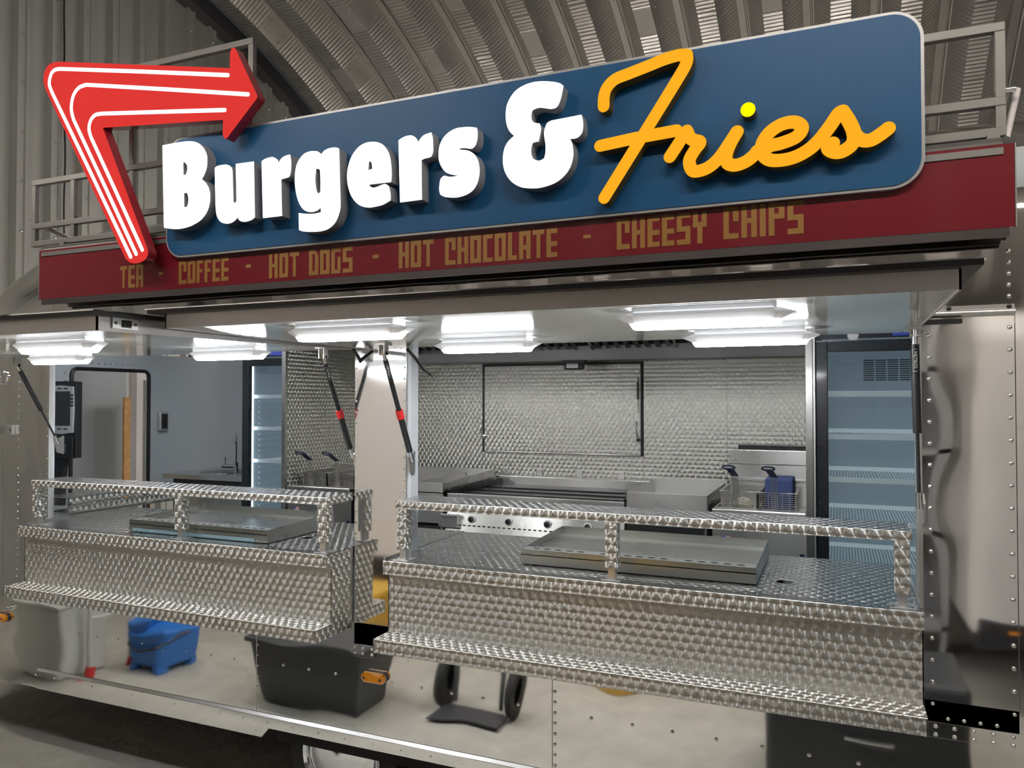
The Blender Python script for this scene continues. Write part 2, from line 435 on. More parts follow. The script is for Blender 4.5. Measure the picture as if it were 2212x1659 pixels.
# ------------------------------------------------------------------ traced lettering (millimetres in the sign plane: x, z, corner)
GLYPHS = {
    'B': [
        [(-2465,2627,1),(-2390,2628,0),(-2323,2625,0),(-2282,2613,0),(-2254,2591,0),(-2238,2565,0),(-2234,2542,0),(-2236,2513,0),(-2247,2488,0),(-2261,2470,1),(-2240,2453,0),(-2224,2429,0),(-2218,2401,0),(-2221,2369,0),(-2235,2338,0),(-2262,2313,0),(-2300,2297,0),(-2338,2289,0),(-2382,2287,0),(-2417,2291,0),(-2453,2298,1)],
        [(-2357,2545,1),(-2349,2546,0),(-2337,2535,0),(-2333,2521,0),(-2336,2506,0),(-2342,2496,0),(-2355,2496,1)],
        [(-2352,2425,1),(-2334,2425,1),(-2328,2409,0),(-2326,2396,0),(-2328,2381,0),(-2334,2370,0),(-2350,2369,1)],
    ],
    'u': [
        [(-2194,2505,1),(-2180,2511,0),(-2151,2512,0),(-2130,2509,0),(-2114,2498,0),(-2108,2482,1),(-2103,2367,1),(-2097,2360,0),(-2086,2365,1),(-2091,2508,1),(-2006,2507,1),(-2000,2297,1),(-2016,2289,0),(-2043,2285,0),(-2063,2288,0),(-2076,2297,0),(-2081,2308,1),(-2092,2296,0),(-2112,2287,0),(-2136,2286,0),(-2161,2294,0),(-2178,2312,0),(-2186,2336,0),(-2189,2366,1)],
    ],
    'r': [
        [(-1968,2503,1),(-1951,2510,0),(-1927,2513,0),(-1912,2511,0),(-1896,2500,0),(-1890,2486,1),(-1877,2502,0),(-1858,2510,0),(-1838,2512,1),(-1834,2489,0),(-1834,2465,0),(-1836,2444,0),(-1842,2432,0),(-1852,2429,0),(-1878,2426,1),(-1874,2291,1),(-1960,2291,1)],
    ],
    'g': [
        [(-1699,2495,1),(-1687,2506,0),(-1669,2512,0),(-1647,2513,0),(-1628,2509,0),(-1623,2503,1),(-1617,2317,1),(-1618,2292,0),(-1627,2264,0),(-1642,2242,0),(-1667,2226,0),(-1698,2220,0),(-1742,2221,0),(-1778,2226,0),(-1795,2232,1),(-1797,2294,1),(-1772,2289,0),(-1746,2286,0),(-1721,2285,0),(-1699,2288,1),(-1700,2306,1),(-1714,2297,0),(-1730,2293,0),(-1746,2293,0),(-1765,2298,0),(-1783,2312,0),(-1798,2335,0),(-1809,2368,0),(-1815,2406,0),(-1814,2443,0),(-1807,2471,0),(-1792,2493,0),(-1773,2507,0),(-1751,2512,0),(-1732,2511,0),(-1714,2507,0)],
        [(-1723,2445,1),(-1717,2446,0),(-1711,2445,0),(-1704,2439,1),(-1702,2401,0),(-1702,2360,1),(-1712,2356,0),(-1720,2367,0),(-1724,2386,0),(-1726,2407,0),(-1725,2427,0)],
    ],
    'e': [
        [(-1409,2364,1),(-1407,2388,0),(-1408,2413,0),(-1412,2444,0),(-1421,2470,0),(-1439,2494,0),(-1459,2506,0),(-1483,2512,0),(-1510,2512,0),(-1537,2503,0),(-1561,2483,0),(-1577,2457,0),(-1586,2427,0),(-1588,2396,0),(-1583,2365,0),(-1572,2336,0),(-1554,2311,0),(-1533,2295,0),(-1506,2286,0),(-1476,2285,0),(-1441,2289,0),(-1411,2301,1),(-1411,2319,0),(-1414,2337,0),(-1419,2351,0),(-1431,2359,0),(-1444,2358,0),(-1465,2353,0),(-1481,2352,0),(-1493,2358,0),(-1498,2365,1)],
        [(-1499,2444,1),(-1492,2446,0),(-1486,2435,0),(-1484,2418,1),(-1502,2414,1)],
    ],
    'r2': [
        [(-1379,2503,1),(-1364,2510,0),(-1346,2514,0),(-1328,2513,0),(-1315,2506,0),(-1307,2496,0),(-1302,2486,1),(-1291,2500,0),(-1276,2509,0),(-1252,2513,1),(-1247,2494,0),(-1246,2471,0),(-1246,2449,0),(-1251,2434,0),(-1260,2430,0),(-1276,2429,0),(-1290,2425,1),(-1288,2291,1),(-1372,2290,1)],
    ],
    's': [
        [(-1083,2505,1),(-1081,2487,0),(-1082,2467,0),(-1087,2451,0),(-1097,2441,0),(-1108,2440,0),(-1123,2444,0),(-1137,2446,0),(-1153,2444,1),(-1140,2440,0),(-1123,2437,0),(-1106,2430,0),(-1090,2417,0),(-1079,2397,0),(-1074,2372,0),(-1075,2348,0),(-1082,2323,0),(-1098,2302,0),(-1122,2290,0),(-1152,2285,0),(-1179,2287,0),(-1202,2292,0),(-1217,2300,1),(-1221,2316,0),(-1220,2336,0),(-1216,2352,0),(-1207,2360,0),(-1199,2361,0),(-1184,2356,0),(-1169,2355,0),(-1147,2356,1),(-1164,2360,0),(-1179,2364,0),(-1197,2373,0),(-1212,2391,0),(-1222,2414,0),(-1224,2437,0),(-1221,2461,0),(-1210,2484,0),(-1190,2502,0),(-1162,2513,0),(-1135,2514,0),(-1106,2511,0)],
    ],
    '&': [
        [(-785,2596,1),(-789,2574,0),(-796,2550,0),(-805,2534,0),(-818,2529,0),(-834,2531,0),(-850,2536,0),(-865,2539,0),(-881,2537,0),(-889,2532,0),(-892,2520,0),(-891,2505,0),(-884,2495,0),(-876,2491,0),(-865,2489,1),(-861,2479,0),(-861,2461,0),(-868,2432,1),(-879,2432,0),(-888,2429,0),(-892,2416,0),(-893,2401,0),(-889,2385,0),(-881,2376,0),(-868,2371,0),(-858,2372,0),(-848,2377,1),(-844,2395,0),(-844,2419,0),(-848,2444,0),(-848,2462,0),(-844,2476,0),(-837,2487,0),(-824,2492,1),(-726,2496,1),(-722,2478,0),(-721,2461,0),(-724,2442,0),(-734,2430,0),(-745,2426,0),(-764,2426,1),(-757,2413,0),(-753,2388,0),(-754,2366,0),(-763,2338,0),(-782,2314,0),(-808,2297,0),(-839,2288,0),(-871,2285,0),(-903,2288,0),(-932,2296,0),(-959,2314,0),(-978,2339,0),(-988,2367,0),(-990,2395,0),(-985,2423,0),(-973,2444,0),(-951,2461,1),(-967,2478,0),(-977,2502,0),(-980,2530,0),(-977,2560,0),(-964,2586,0),(-943,2607,0),(-913,2619,0),(-881,2623,0),(-850,2620,0),(-818,2613,0),(-797,2605,0)],
    ],
}
SCRIPT = {
    'F': [
        [(-657,2514),(-656,2544),(-646,2570),(-621,2591),(-580,2601),(-522,2614),(-471,2626),(-429,2631),(-405,2627)],
        [(-405,2627),(-407,2603),(-430,2564),(-532,2414),(-656,2233)],
        [(-669,2394),(-562,2403),(-436,2409)],
    ],
    'r': [
        [(-456,2334),(-406,2404)],
        [(-406,2404),(-393,2378),(-368,2366),(-384,2344),(-399,2317),(-393,2289),(-376,2282),(-344,2290),(-313,2315),(-282,2357),(-265,2382)],
    ],
    'i': [
        [(-264,2382),(-281,2354),(-294,2323),(-294,2302),(-285,2291),(-266,2287),(-238,2295),(-211,2315)],
    ],
    'e': [
        [(-211,2319),(-174,2330),(-144,2334),(-106,2346),(-91,2369),(-108,2387),(-141,2387),(-174,2370),(-195,2342),(-197,2314),(-179,2292),(-148,2286),(-112,2290),(-77,2305),(-48,2329),(-19,2365),(1,2394),(12,2400)],
    ],
    's': [
        [(12,2400),(29,2368),(40,2336),(36,2309),(14,2292),(-8,2291),(-25,2304),(-13,2316)],
        [(39,2336),(56,2317),(78,2312),(100,2322),(123,2338)],
    ],
}
DOT = [(-234, 2441, 0)]
ARROW = [(-2103,2866,1),(-2102,2925,1),(-2094,2938,0),(-2081,2939,0),(-2073,2927,1),(-1975,2747,1),(-1972,2738,0),(-1976,2731,1),(-2113,2606,1),(-2121,2601,0),(-2130,2607,0),(-2135,2619,1),(-2134,2675,1),(-2775,2734,1),(-2521,2222,1),(-2515,2200,0),(-2528,2176,0),(-2561,2164,0),(-2602,2165,0),(-2632,2182,0),(-2648,2204,1),(-3119,2944,1),(-3134,2988,0),(-3124,3030,0),(-3092,3053,0),(-3041,3053,1)]
ARROW_LINES = [
    [(-2606,2190),(-2836,2552),(-3077,2926),(-3095,2967),(-3084,3006),(-3062,3020),(-3032,3020),(-2548,2927),(-2111,2840)],
    [(-2576,2199),(-2756,2491),(-2944,2792),(-2958,2840),(-2947,2891),(-2915,2920),(-2870,2926),(-2423,2836),(-2014,2752)],
    [(-2543,2213),(-2686,2451),(-2839,2703),(-2851,2739),(-2842,2772),(-2816,2791),(-2780,2792),(-2443,2750),(-2125,2710)],
]
WORDS = [
    ('TEA',-2774,-2641,2084,2177),
    ('COFFEE',-2446,-2188,2083,2175),
    ('HOT',-1990,-1850,2078,2170),
    ('DOGS',-1804,-1612,2078,2170),
    ('HOT',-1419,-1281,2078,2170),
    ('CHOCOLATE',-1236,-830,2077,2169),
    ('CHEESY',-634,-360,2084,2178),
    ('CHIPS',-312,-91,2090,2184),
]
DASHES = [
    (-2556,-2531,2129,2137),
    (-2102,-2077,2128,2136),
    (-1527,-1502,2123,2132),
    (-743,-718,2130,2137),
]
# ================================================================== the hall
XW = -6.4                      # end wall
AC = (2.35, -1.35); AR = 7.5   # arch centre (y, z) and radius
PITCH = .61
fl = MB().box(-6.6, 7.0, -5.2, 9.9, -.12, 0).build('floor', 'concrete')
structure(fl, 'rough grey concrete floor of the hall')

# --- arched roof of formed steel panels, each panel one part
ceil = bpy.data.objects.new('ceiling', None); COL.objects.link(ceil); WLOC['ceiling'] = Vector((0,0,0))
structure(ceil, 'arched roof of ribbed galvanised steel panels')
def arch_mesh(name, splices):
    # profile across the panel: (x, depth towards the inside, ridge amount)
    prof = [(0,.0,0),(.012,.004,0),(.075,.095,.15),(.155,.19,.35),(.165,.2,.9),(.255,.2,1),(.345,.2,1),(.355,.19,1),(.43,.105,.9),(.495,.03,.3),(.52,.0,0),(.585,.0,0),(.59,-.02,0),(.60,-.02,0),(.61,0,0)]
    a0, a1 = R(8), R(172)
    step = .0112/AR
    n = int((a1-a0)/step)
    mb = MB(); w = len(prof)
    for i in range(n+1):
        a = a0 + (a1-a0)*i/n
        s = a*AR
        amp = .0052
        for sa in splices:
            d = abs(s - R(sa)*AR)
            if d < .17: amp = 0
        ph = math.sin(2*math.pi*s/.046)
        for x, d, k in prof:
            rr = AR - d + amp*k*ph + .1
            mb.v.append((x, AC[0] + rr*math.cos(a), AC[1] + rr*math.sin(a)))
    for i in range(n):
        for j in range(w-1):
            mb.f.append((i*w+j, i*w+j+1, (i+1)*w+j+1, (i+1)*w+j))
    me = bpy.data.meshes.new(name); me.from_pydata(mb.v, [], mb.f)
    me.materials.append(M['galvanised'])
    me.polygons.foreach_set('use_smooth', [True]*len(me.polygons))
    try: me.set_sharp_from_angle(angle=R(32))
    except Exception: pass
    return me
sp_a = (24, 49, 73, 97, 121, 145); sp_b = (18, 42, 66.8, 91, 115, 139)
arch_a = arch_mesh('arch_panel', sp_a); arch_b = arch_mesh('arch_panel_b', sp_b)
def arch_bolts(name, splices):
    mb = MB()
    def dome(x, d, a, r=.009):
        rr = AR - d + .1
        c = Vector((x, AC[0] + rr*math.cos(a), AC[1] + rr*math.sin(a)))
        nrm = Vector((0, -math.cos(a), -math.sin(a)))
        mb.cyl(c, c + nrm*.010, r, 6, r1=r*.5)
    for sa in splices:
        for da in (-.12, .12):
            a = R(sa) + da/AR
            for x, d in ((.20,.2),(.31,.2),(.385,.155),(.46,.07)): dome(x, d, a)
    for k in range(60):
        dome(.555, .0, R(20) + k*.30/AR)
    return mb.mesh(name, 'rivet')
bolt_a = arch_bolts('panel_bolts', sp_a); bolt_b = arch_bolts('panel_bolts_b', sp_b)
x = -.22 - PITCH*10
k = 0
while x < 4.6:
    p = put('arch_panel', arch_a if k % 2 == 0 else arch_b, ceil, (x, 0, 0))
    bo = put('panel_bolts', bolt_a if k % 2 == 0 else bolt_b, p, (x, 0, 0)); bo['kind'] = 'stuff'
    x += PITCH; k += 1
# dark closing angle where the arch meets the end wall
mb = MB(); n = 90
for i in range(n+1):
    a = R(10) + R(160)*i/n
    for xx, rr in ((XW+.02, AR-.02), (XW+.02, AR-.24), (XW+.13, AR-.20), (XW+.15, AR-.05)):
        mb.v.append((xx, AC[0]+rr*math.cos(a), AC[1]+rr*math.sin(a)))
for i in range(n):
    for j in range(4):
        mb.f.append((i*4+j, i*4+(j+1)%4, (i+1)*4+(j+1)%4, (i+1)*4+j))
structure(mb.build('trim_1', 'dark_trim', smooth=True), 'dark closing strip along the arch end')

# --- end wall: trapezoidal cladding sheets, each sheet one part
wl = bpy.data.objects.new('wall_left', None); COL.objects.link(wl); WLOC['wall_left'] = Vector((0,0,0))
structure(wl, 'grey ribbed metal cladding wall at the end of the hall')
def sheet_prof(y0, period, reps):
    pr = []
    for r in range(reps):
        b = y0 + r*period
        pr += [(b, 0), (b+.155, 0), (b+.175, .045), (b+.20, .045), (b+.207, .036), (b+.243, .036), (b+.25, .045), (b+.272, .045), (b+.292, 0)]
    pr.append((y0 + reps*period, 0))
    return pr
PER = .305
SW = PER*3
y = -5.0; i = 0
screw = MB().lathe((0,0,0), [(.011,0),(.011,.004),(.006,.012),(.0001,.013)], 'x', 8).mesh('screw', 'rivet')
while y < 9.6:
    def top(yy):
        d = AR*AR - (yy-AC[0])**2
        return AC[1] + math.sqrt(d) + .02 if d > 0 else .3
    mb = MB(); pr = sheet_prof(y, PER, 3)
    off = (i % 2)*.003
    for yy, d in pr:
        zt = max(.2, top(yy))
        mb.v += [(XW + d*1.2 + off, yy, 0), (XW + d*1.2 + off, yy, zt)]
    mb.f = [(2*j, 2*j+2, 2*j+3, 2*j+1) for j in range(len(pr)-1)]
    s = mb.build('cladding_sheet', 'cladding', wl)
    if 1.2 < y+.9 < 6.6:
        for r in range(3):
            for kz in range(9):
                zz = 2.2 + kz*.42
                yy = y + r*PER + .225
                if zz < top(yy) - .2: put('screw', screw, s, (XW+.043+off, yy, zz))
    y += SW; i += 1
# remaining shell so that the hall is closed
structure(MB().box(6.9, 7.0, -5.2, 9.9, 0, 6.3).build('wall_right', 'cladding'), 'plain grey wall at the far end of the hall')

pts = [(XW+.075, 2.295 + .012*math.sin(z*2.3) + .006*math.sin(z*7), z) for z in [6.0 - .12*j for j in range(50)]]
tag(MB().tube(pts, .008, 6).build('hanging_cable', 'cable', smooth=True), 'thin black cable hanging down the ribbed end wall', 'cable')

# --- unseen hall lamps, added to brighten floor, vans, roof and walls
def batten(x, y, z, label):
    t = thing('added_hall_light', label, 'lamp', (x, y, z), 'unseen fluorescent battens added to light the hall')
    MB().box(x-.80, x+.80, y-.05, y+.05, z+.05, z+.10).build('housing', 'door_white', t, bevel=.004)
    for dy in (-.03, .03):
        MB().cyl((x-.75, y+dy, z+.015), (x+.75, y+dy, z+.015), .020, 12).build('tube', 'rear_fill' if y > 2 else 'hall_fill', t, smooth=True)
    for dx in (-.78, .78): MB().box(x+dx-.015, x+dx+.015, y-.055, y+.055, z-.01, z+.06).build('end_cap', 'door_white', t)
    if y > 2:
        for dx in (-.6, .6): MB().cyl((x+dx, y, 0), (x+dx, y, z+.06), .02, 10).build('stand_leg', 'dark_trim', t)
    else:
        ztop = AC[1] + math.sqrt(AR**2 - (y-AC[0])**2) - .16
        for dx in (-.5, .5): MB().cyl((x+dx, y, z+.10), (x+dx, y, ztop), .004, 6).build('suspension_wire', 'aluminium', t)
for x, lb in ((-2.4, 'unseen hall light added in the front row above the left van'), (.1, 'unseen hall light added in the front row above the photographer'), (1.9, 'unseen hall light added in the front row above the right van')):
    batten(x, -1.5, 3.35, lb)
batten(-4.4, -1.05, 3.3, 'unseen hall light added in the front row beside the left end of the trailer')
batten(-4.3, 4.7, 2.8, 'hidden low light added behind the trailer next to the ribbed end wall')  # low lamps added out of sight to brighten the roof and end wall
batten(-2.2, 4.2, 2.8, 'hidden low light added behind the middle of the trailer')
batten(.0, 4.2, 2.8, 'hidden low light added behind the right end of the trailer')
# ================================================================== the trailer
TR = thing('food_trailer', 'polished aluminium riveted food trailer with two raised serving hatches', 'food trailer', (-1.6, .95, 0))
ZT = 2.48; RF = .45; XL0 = -3.28; XR = 1.3; YB = 1.97

def body_profile(s, t, zbot):
    """side, shoulder arc, roof: front half; s = inset of the side, t = drop of the roof"""
    zs = ZT - RF - t
    pr = [(s, zbot), (s, .8), (s, 1.3), (s, max(zs, 1.32))]
    for k in range(1, 17):
        a = R(90)*k/16
        pr.append((s + RF - RF*math.cos(a), max(zs, 1.32) + RF*math.sin(a)))
    return pr
def ins_side(x):
    t = max(0, (-3.62 - x)/.79); return .78*(1 - math.sqrt(max(0, 1 - min(1, t)**2)))*.8
def ins_top(x):
    return .40*(max(0, -3.3 - x)/1.1)**1.2
# rounded front end of the body (left in the picture)
xs = [-3.30 - 1.10*j/22 for j in range(23)]
mb = MB(); w = None
for xx in xs:
    s = ins_side(xx); pr = body_profile(s, ins_top(xx), .31)
    nf = len(pr)
    full = pr + [(YB - y, z) for y, z in body_profile(s*.4, ins_top(xx)*.35, .31)[::-1]]
    w = len(full); mb.v += [(xx if k < nf else max(xx, -4.285), y, z) for k, (y, z) in enumerate(full)]
for i in range(len(xs)-1):
    for j in range(w-1):
        mb.f.append((i*w+j, (i+1)*w+j, (i+1)*w+j+1, i*w+j+1))
end_skin = mb.build('end_skin', 'polished', TR, smooth=True)
# flat end face round the doorway
xe = -4.40
mb = MB().box(xe, xe+.01, .6, .80, .31, 1.75).box(xe, xe+.01, 1.47, 1.5, .31, 1.75).box(xe, xe+.01, .6, 1.5, 1.84, 1.95)
mb.build('end_face', 'polished', TR)
# shoulder and roof of the middle, down the far side
pr = [(0, 1.866)] + body_profile(0, 0, .31)[3:]
full = pr + [(YB - y, z) for y, z in body_profile(0, 0, .31)[::-1]]
mb = MB(); w = len(full)
nx = 24
for i in range(nx+1):
    xx = XL0 - .02 + (XR - XL0 + .02)*i/nx
    mb.v += [(xx, y, z) for y, z in full]
for i in range(nx):
    for j in range(w-1): mb.f.append((i*w+j, i*w+j+1, (i+1)*w+j+1, (i+1)*w+j))
roof_skin = mb.build('roof_skin', 'polished', TR, smooth=True)
MB().box(XR, XR+.01, 0, YB, .31, 1.9).build('rear_face', 'polished', TR)

riv = MB().lathe((0,0,0), [(.0062,0),(.0060,-.0016),(.0046,-.0036),(.0022,-.0050),(.0001,-.0054)], 'y', 12).mesh('rivet', 'rivet', True)
riv_s = MB().lathe((0,0,0), [(.0042,0),(.0038,-.0014),(.0022,-.0030),(.0001,-.0034)], 'y', 10).mesh('small_rivet', 'rivet', True)
def rivets(parent, pts, y=0.0, me=None, name='rivet'):
    for x, z in pts: put(name, me or riv, parent, (x, y, z))
def rivet_strip(parent, pts, y=0.0, r=.0035):
    mb = MB()
    for x, z in pts: mb.lathe((x, y, z), [(r,0),(r*.8,-.0015),(r*.4,-.0026),(.0001,-.0028)], 'y', 8)
    o = mb.build('small_rivets', 'rivet', parent, smooth=True); o['kind'] = 'stuff'
def frange(a, b, st):
    n = int(round(abs(b-a)/st)); return [a + (b-a)*i/n for i in range(n+1)]

def panel(x0, x1, z0, z1, y=0.0, mat='polished', name='side_panel', th=.004):
    return MB().box(x0, x1, y, y+th, z0, z1).build(name, mat, TR, bevel=.0008, segs=1)
rivets(roof_skin, [(.416, z) for z in (1.895, 1.925, 1.955, 1.985, 2.015)])
# right-hand side panels with their big rivets
pr1 = panel(.205, .4275, .735, 1.868)
pr2 = panel(.4285, XR, .735, 1.868, .001)
rivets(pr1, [(.226, z) for z in frange(1.795, .79, .0585)])
rivets(pr1, [(.416, z) for z in frange(1.812, .79, .0585)])
pr3 = panel(-.878, XR, .392, .80)
rivets(pr3, [(-.875 + .006, z) for z in frange(.66, .42, .0345)])
rivets(pr3, [(x, .594) for x in (-.745, -.61, -.484, -.352, -.22, -.09, .04)])
pr3b = panel(.205, XR, .70, .742, -.003, name='joint_strip')
rivets(pr3b, [(x, .731) for x in frange(.232, .412, .045)], -.003)
rivets(pr3b, [(x, .709) for x in frange(.232, .412, .045)], -.003)
rivets(pr3, [(x, .755) for x in (.262, .300, .338, .376)], -.001)
pr4 = panel(-2.108, -.8795, .392, .80)
rivets(pr4, [(x, .599) for x in (-1.978, -1.858, -1.736, -1.495, -1.371, -1.25, -1.13, -1.0)])
rivets(pr4, [(-2.103, z) for z in frange(.70, .42, .043)], me=riv_s)
pr5 = panel(-3.3002, -2.1095, .392, .80)
rivets(pr5, [(-3.10, .585), (-2.99, .585), (-2.86, .59), (-2.72, .59), (-2.60, .575), (-2.47, .59), (-2.34, .59), (-2.22, .59)], me=riv_s)
# strip of panel between and below the hatches
pr6 = panel(-1.665, -1.425, .676, .722, -.003, name='joint_strip')
rivets(pr6, [(x, z) for x in (-1.650, -1.615, -1.575) for z in (.710, .690)], -.003)
pil = MB().box(-1.656, -1.4345, 0, .055, .70, 1.83).build('pillar', 'polished_flat', TR, bevel=.002)
rivets(pil, [(-1.648, z) for z in frange(1.775, .80, .040)], me=riv_s)
rivets(pil, [(-1.443, z) for z in frange(1.775, 1.09, .040)], me=riv_s)
MB().box(-1.434, -1.418, .004, .055, 1.07, 1.83).build('pillar_return', 'jamb', TR)
# left-hand panel beside the first hatch
pl = panel(-3.345, -3.3005, .72, 1.868, -.001)
rivet_strip(pl, [(-3.320, z) for z in frange(1.79, 1.08, .0335)])
rivet_strip(end_skin, [(-3.515, z) for z in frange(1.70, .80, .033)], .0)
MB().box(-3.31, -3.278, -.002, .006, 1.07, 1.82).build('jamb', 'jamb', TR, bevel=.002)
MB().box(.193, .207, -.002, .06, 1.03, 1.83).build('jamb', 'aluminium', TR, bevel=.002)
# header and hinge rail above the hatches
MB().box(XL0, XR, .002, .05, 1.822, 1.872).build('header', 'polished_flat', TR)
rail = MB()
ang = [R(180)*j/8 for j in range(9)]
rail.prism([[(-.001, 1.843)] + [(-.002-.011*math.sin(a), 1.853 - .010*math.cos(a)) for a in ang] + [(-.001, 1.863), (-.001, 1.874), (0, 1.874), (0, 1.843)]], XL0, .428, 'x')
rail = rail.build('hinge_rail', 'aluminium', TR, smooth=True)
for x in (.275, .415): put('rail_stud', MB().lathe((0,0,0), [(.006,0),(.006,-.004),(.0001,-.006)], 'y', 12).mesh('rail_stud', 'black_rubber'), rail, (x, -.001, 1.868))
MB().box(.12, .305, -.016, -.002, 1.826, 1.838).build('hinge_gasket', 'black_rubber', TR)
# bottom skirt, stepped up over the wheels, with its top ledge
sk = MB()
poly = [(-3.36,.312),(-2.072,.312),(-2.036,.351),(-.72,.351),(-.68,.312),(XR,.312),(XR,.392),(-3.36,.392)]
sk.prism([poly], -.012, .0)
skirt = sk.build('skirt', 'polished_flat', TR, bevel=.001, segs=1)
MB().add([(-3.36,-.012,.390),(XR,-.012,.390),(XR,-.002,.402),(-3.36,-.002,.402)], [(0,1,2,3)]).build('skirt_ledge', 'aluminium', TR)
rivets(skirt, [(x, .372) for x in frange(-3.36, .35, .118)], -.012, riv_s)
rivets(skirt, [(-2.103, .352), (-2.103, .332)], -.012, riv_s)
# dark underside
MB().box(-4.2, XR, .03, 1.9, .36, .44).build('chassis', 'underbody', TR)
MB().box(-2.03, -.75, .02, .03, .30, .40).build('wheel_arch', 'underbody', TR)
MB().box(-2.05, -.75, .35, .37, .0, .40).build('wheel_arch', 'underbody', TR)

def wheel(x):
    w = MB().lathe((x, 0, .262), [(.135,.225),(.24,.225),(.258,.20),(.262,.15),(.258,.10),(.24,.07),(.205,.062),(.17,.07),(.165,.10)], 'y', 48).build('wheel', 'tyre', TR, smooth=True)
    MB().lathe((x, 0, .262), [(.172,.085),(.174,.062),(.168,.052),(.158,.060),(.152,.085)], 'y', 48).build('rim', 'chrome', w, smooth=True)
    MB().lathe((x, 0, .262), [(.150,.085),(.146,.066),(.125,.052),(.09,.040),(.05,.032),(.0001,.029)], 'y', 48).build('hub_cap', 'chrome', w, smooth=True)
wheel(-1.757); wheel(-1.21)

# side marker lamps
def marker(x, z, label):
    t = thing('side_marker_lamp', label, 'lamp', (x, 0, z))
    def octo(w, h, c): return [(x-w+c, z-h), (x+w-c, z-h), (x+w, z-h+c), (x+w, z+h-c), (x+w-c, z+h), (x-w+c, z+h), (x-w, z+h-c), (x-w, z-h+c)]
    MB().prism([octo(.051,.019,.013)], -.008, 0).build('base', 'dark_trim', t)
    mb = MB(); a = octo(.05,.018,.012); b = octo(.041,.011,.008)
    mb.v = [(p,-.008,q) for p,q in a] + [(p,-.020,q) for p,q in a] + [(p,-.027,q) for p,q in b]
    for i in range(8):
        j = (i+1) % 8; mb.f += [(i,j,j+8,i+8), (i+8,j+8,j+16,i+16)]
    mb.f += [tuple(range(16,24))]
    mb.build('lens', 'amber', t)
    for dx in (-.034, .034): MB().cyl((x+dx, -.024, z), (x+dx, -.029, z), .005, 10).build('screw', 'dark_trim', t)
marker(-1.560, .613, 'amber side marker lamp on the polished panel between the counters')
marker(-3.612, .604, 'amber side marker lamp at the left picture edge')

# fittings on the left end
t = thing('round_lock', 'round chrome lock on the dark left end of the trailer', 'lock', (-3.62, 0, 1.72))
MB().lathe((-3.62, 0, 1.72), [(.034,.0),(.034,-.006),(.028,-.010),(.026,-.004),(.0001,-.004)], 'y', 28).build('ring', 'chrome', t, smooth=True)
MB().box(-3.645, -3.595, -.009, -.003, 1.717, 1.723).build('key_bar', 'chrome', t)
t = thing('door_catch', 'small square aluminium catch on the left end of the trailer', 'catch', (-3.57, 0, 1.476))
MB().box(-3.70, -3.585, -.008, .0, 1.457, 1.498).build('arm', 'brushed', t, bevel=.001)
MB().box(-3.588, -3.538, -.016, .0, 1.456, 1.499).build('plate', 'aluminium', t, bevel=.002)
MB().cyl((-3.548, -.016, 1.478), (-3.548, -.019, 1.478), .004, 10).build('screw', 'dark_trim', t)
t = MB().lathe((-3.555, 0, .651), [(.013,0),(.013,-.004),(.008,-.010),(.009,-.020),(.007,-.026),(.0001,-.027)], 'y', 20).build('chrome_stud', 'chrome', smooth=True)
tag(t, 'small chrome stud just above the amber lamp at the left edge', 'stud')

# ------------------------------------------------------------------ inside shell (liner)
ZF = .45
lin = MB()
plan = [(-2.94, 1.9), (-3.85, 1.9)] + [(-3.85 - .45*math.sin(R(90)*j/10), 1.45 + .45*math.cos(R(90)*j/10)) for j in range(1, 11)]
lin.v = []
zz = [1.0, 1.40, 1.70, 1.92]
for p in plan:
    for z in zz: lin.v.append((p[0], p[1], z))
nz = len(zz)
for i in range(len(plan)-1):
    for j in range(nz-1): lin.f.append((i*nz+j, (i+1)*nz+j, (i+1)*nz+j+1, i*nz+j+1))
liner = lin.build('liner', 'liner', TR, smooth=True)
front_plan = [(-4.3, .55)] + [(-4.3 + .45*(1-math.cos(R(90)*j/10)), .55 - .45*math.sin(R(90)*j/10)) for j in range(1, 11)] + [(-3.60, .06), (-3.42, .02)]
lin = MB()
for p in front_plan:
    lin.v += [(p[0], p[1], ZF), (p[0], p[1], 1.82)]
lin.f = [(2*i, 2*i+2, 2*i+3, 2*i+1) for i in range(len(front_plan)-1)]
lf = lin.build('liner', 'liner', TR, smooth=True)
DY0, DY1, DZ = .855, 1.425, 1.808
mb = MB().box(-4.32, -4.3, .55, DY0, ZF, 1.92).box(-4.32, -4.3, DY1, 1.45, ZF, 1.92).box(-4.32, -4.3, DY0, DY1, DZ, 1.92)
ew = mb.build('end_wall', 'liner', TR)
rv = MB()
for z in frange(1.78, 1.1, .05): rv.cyl((-4.3, .815, z), (-4.2965, .815, z), .004, 6); rv.cyl((-4.3, .742, z), (-4.2965, .742, z), .004, 6)
for yy in frange(.60, 1.44, .045): rv.cyl((-4.3, yy, 1.845), (-4.2965, yy, 1.845), .004, 6)
o = rv.build('small_rivets', 'rivet', ew); o['kind'] = 'stuff'
MB().box(-4.299, -4.2975, .775, .778, 1.0, 1.9).build('cover_strip', 'jamb', TR)
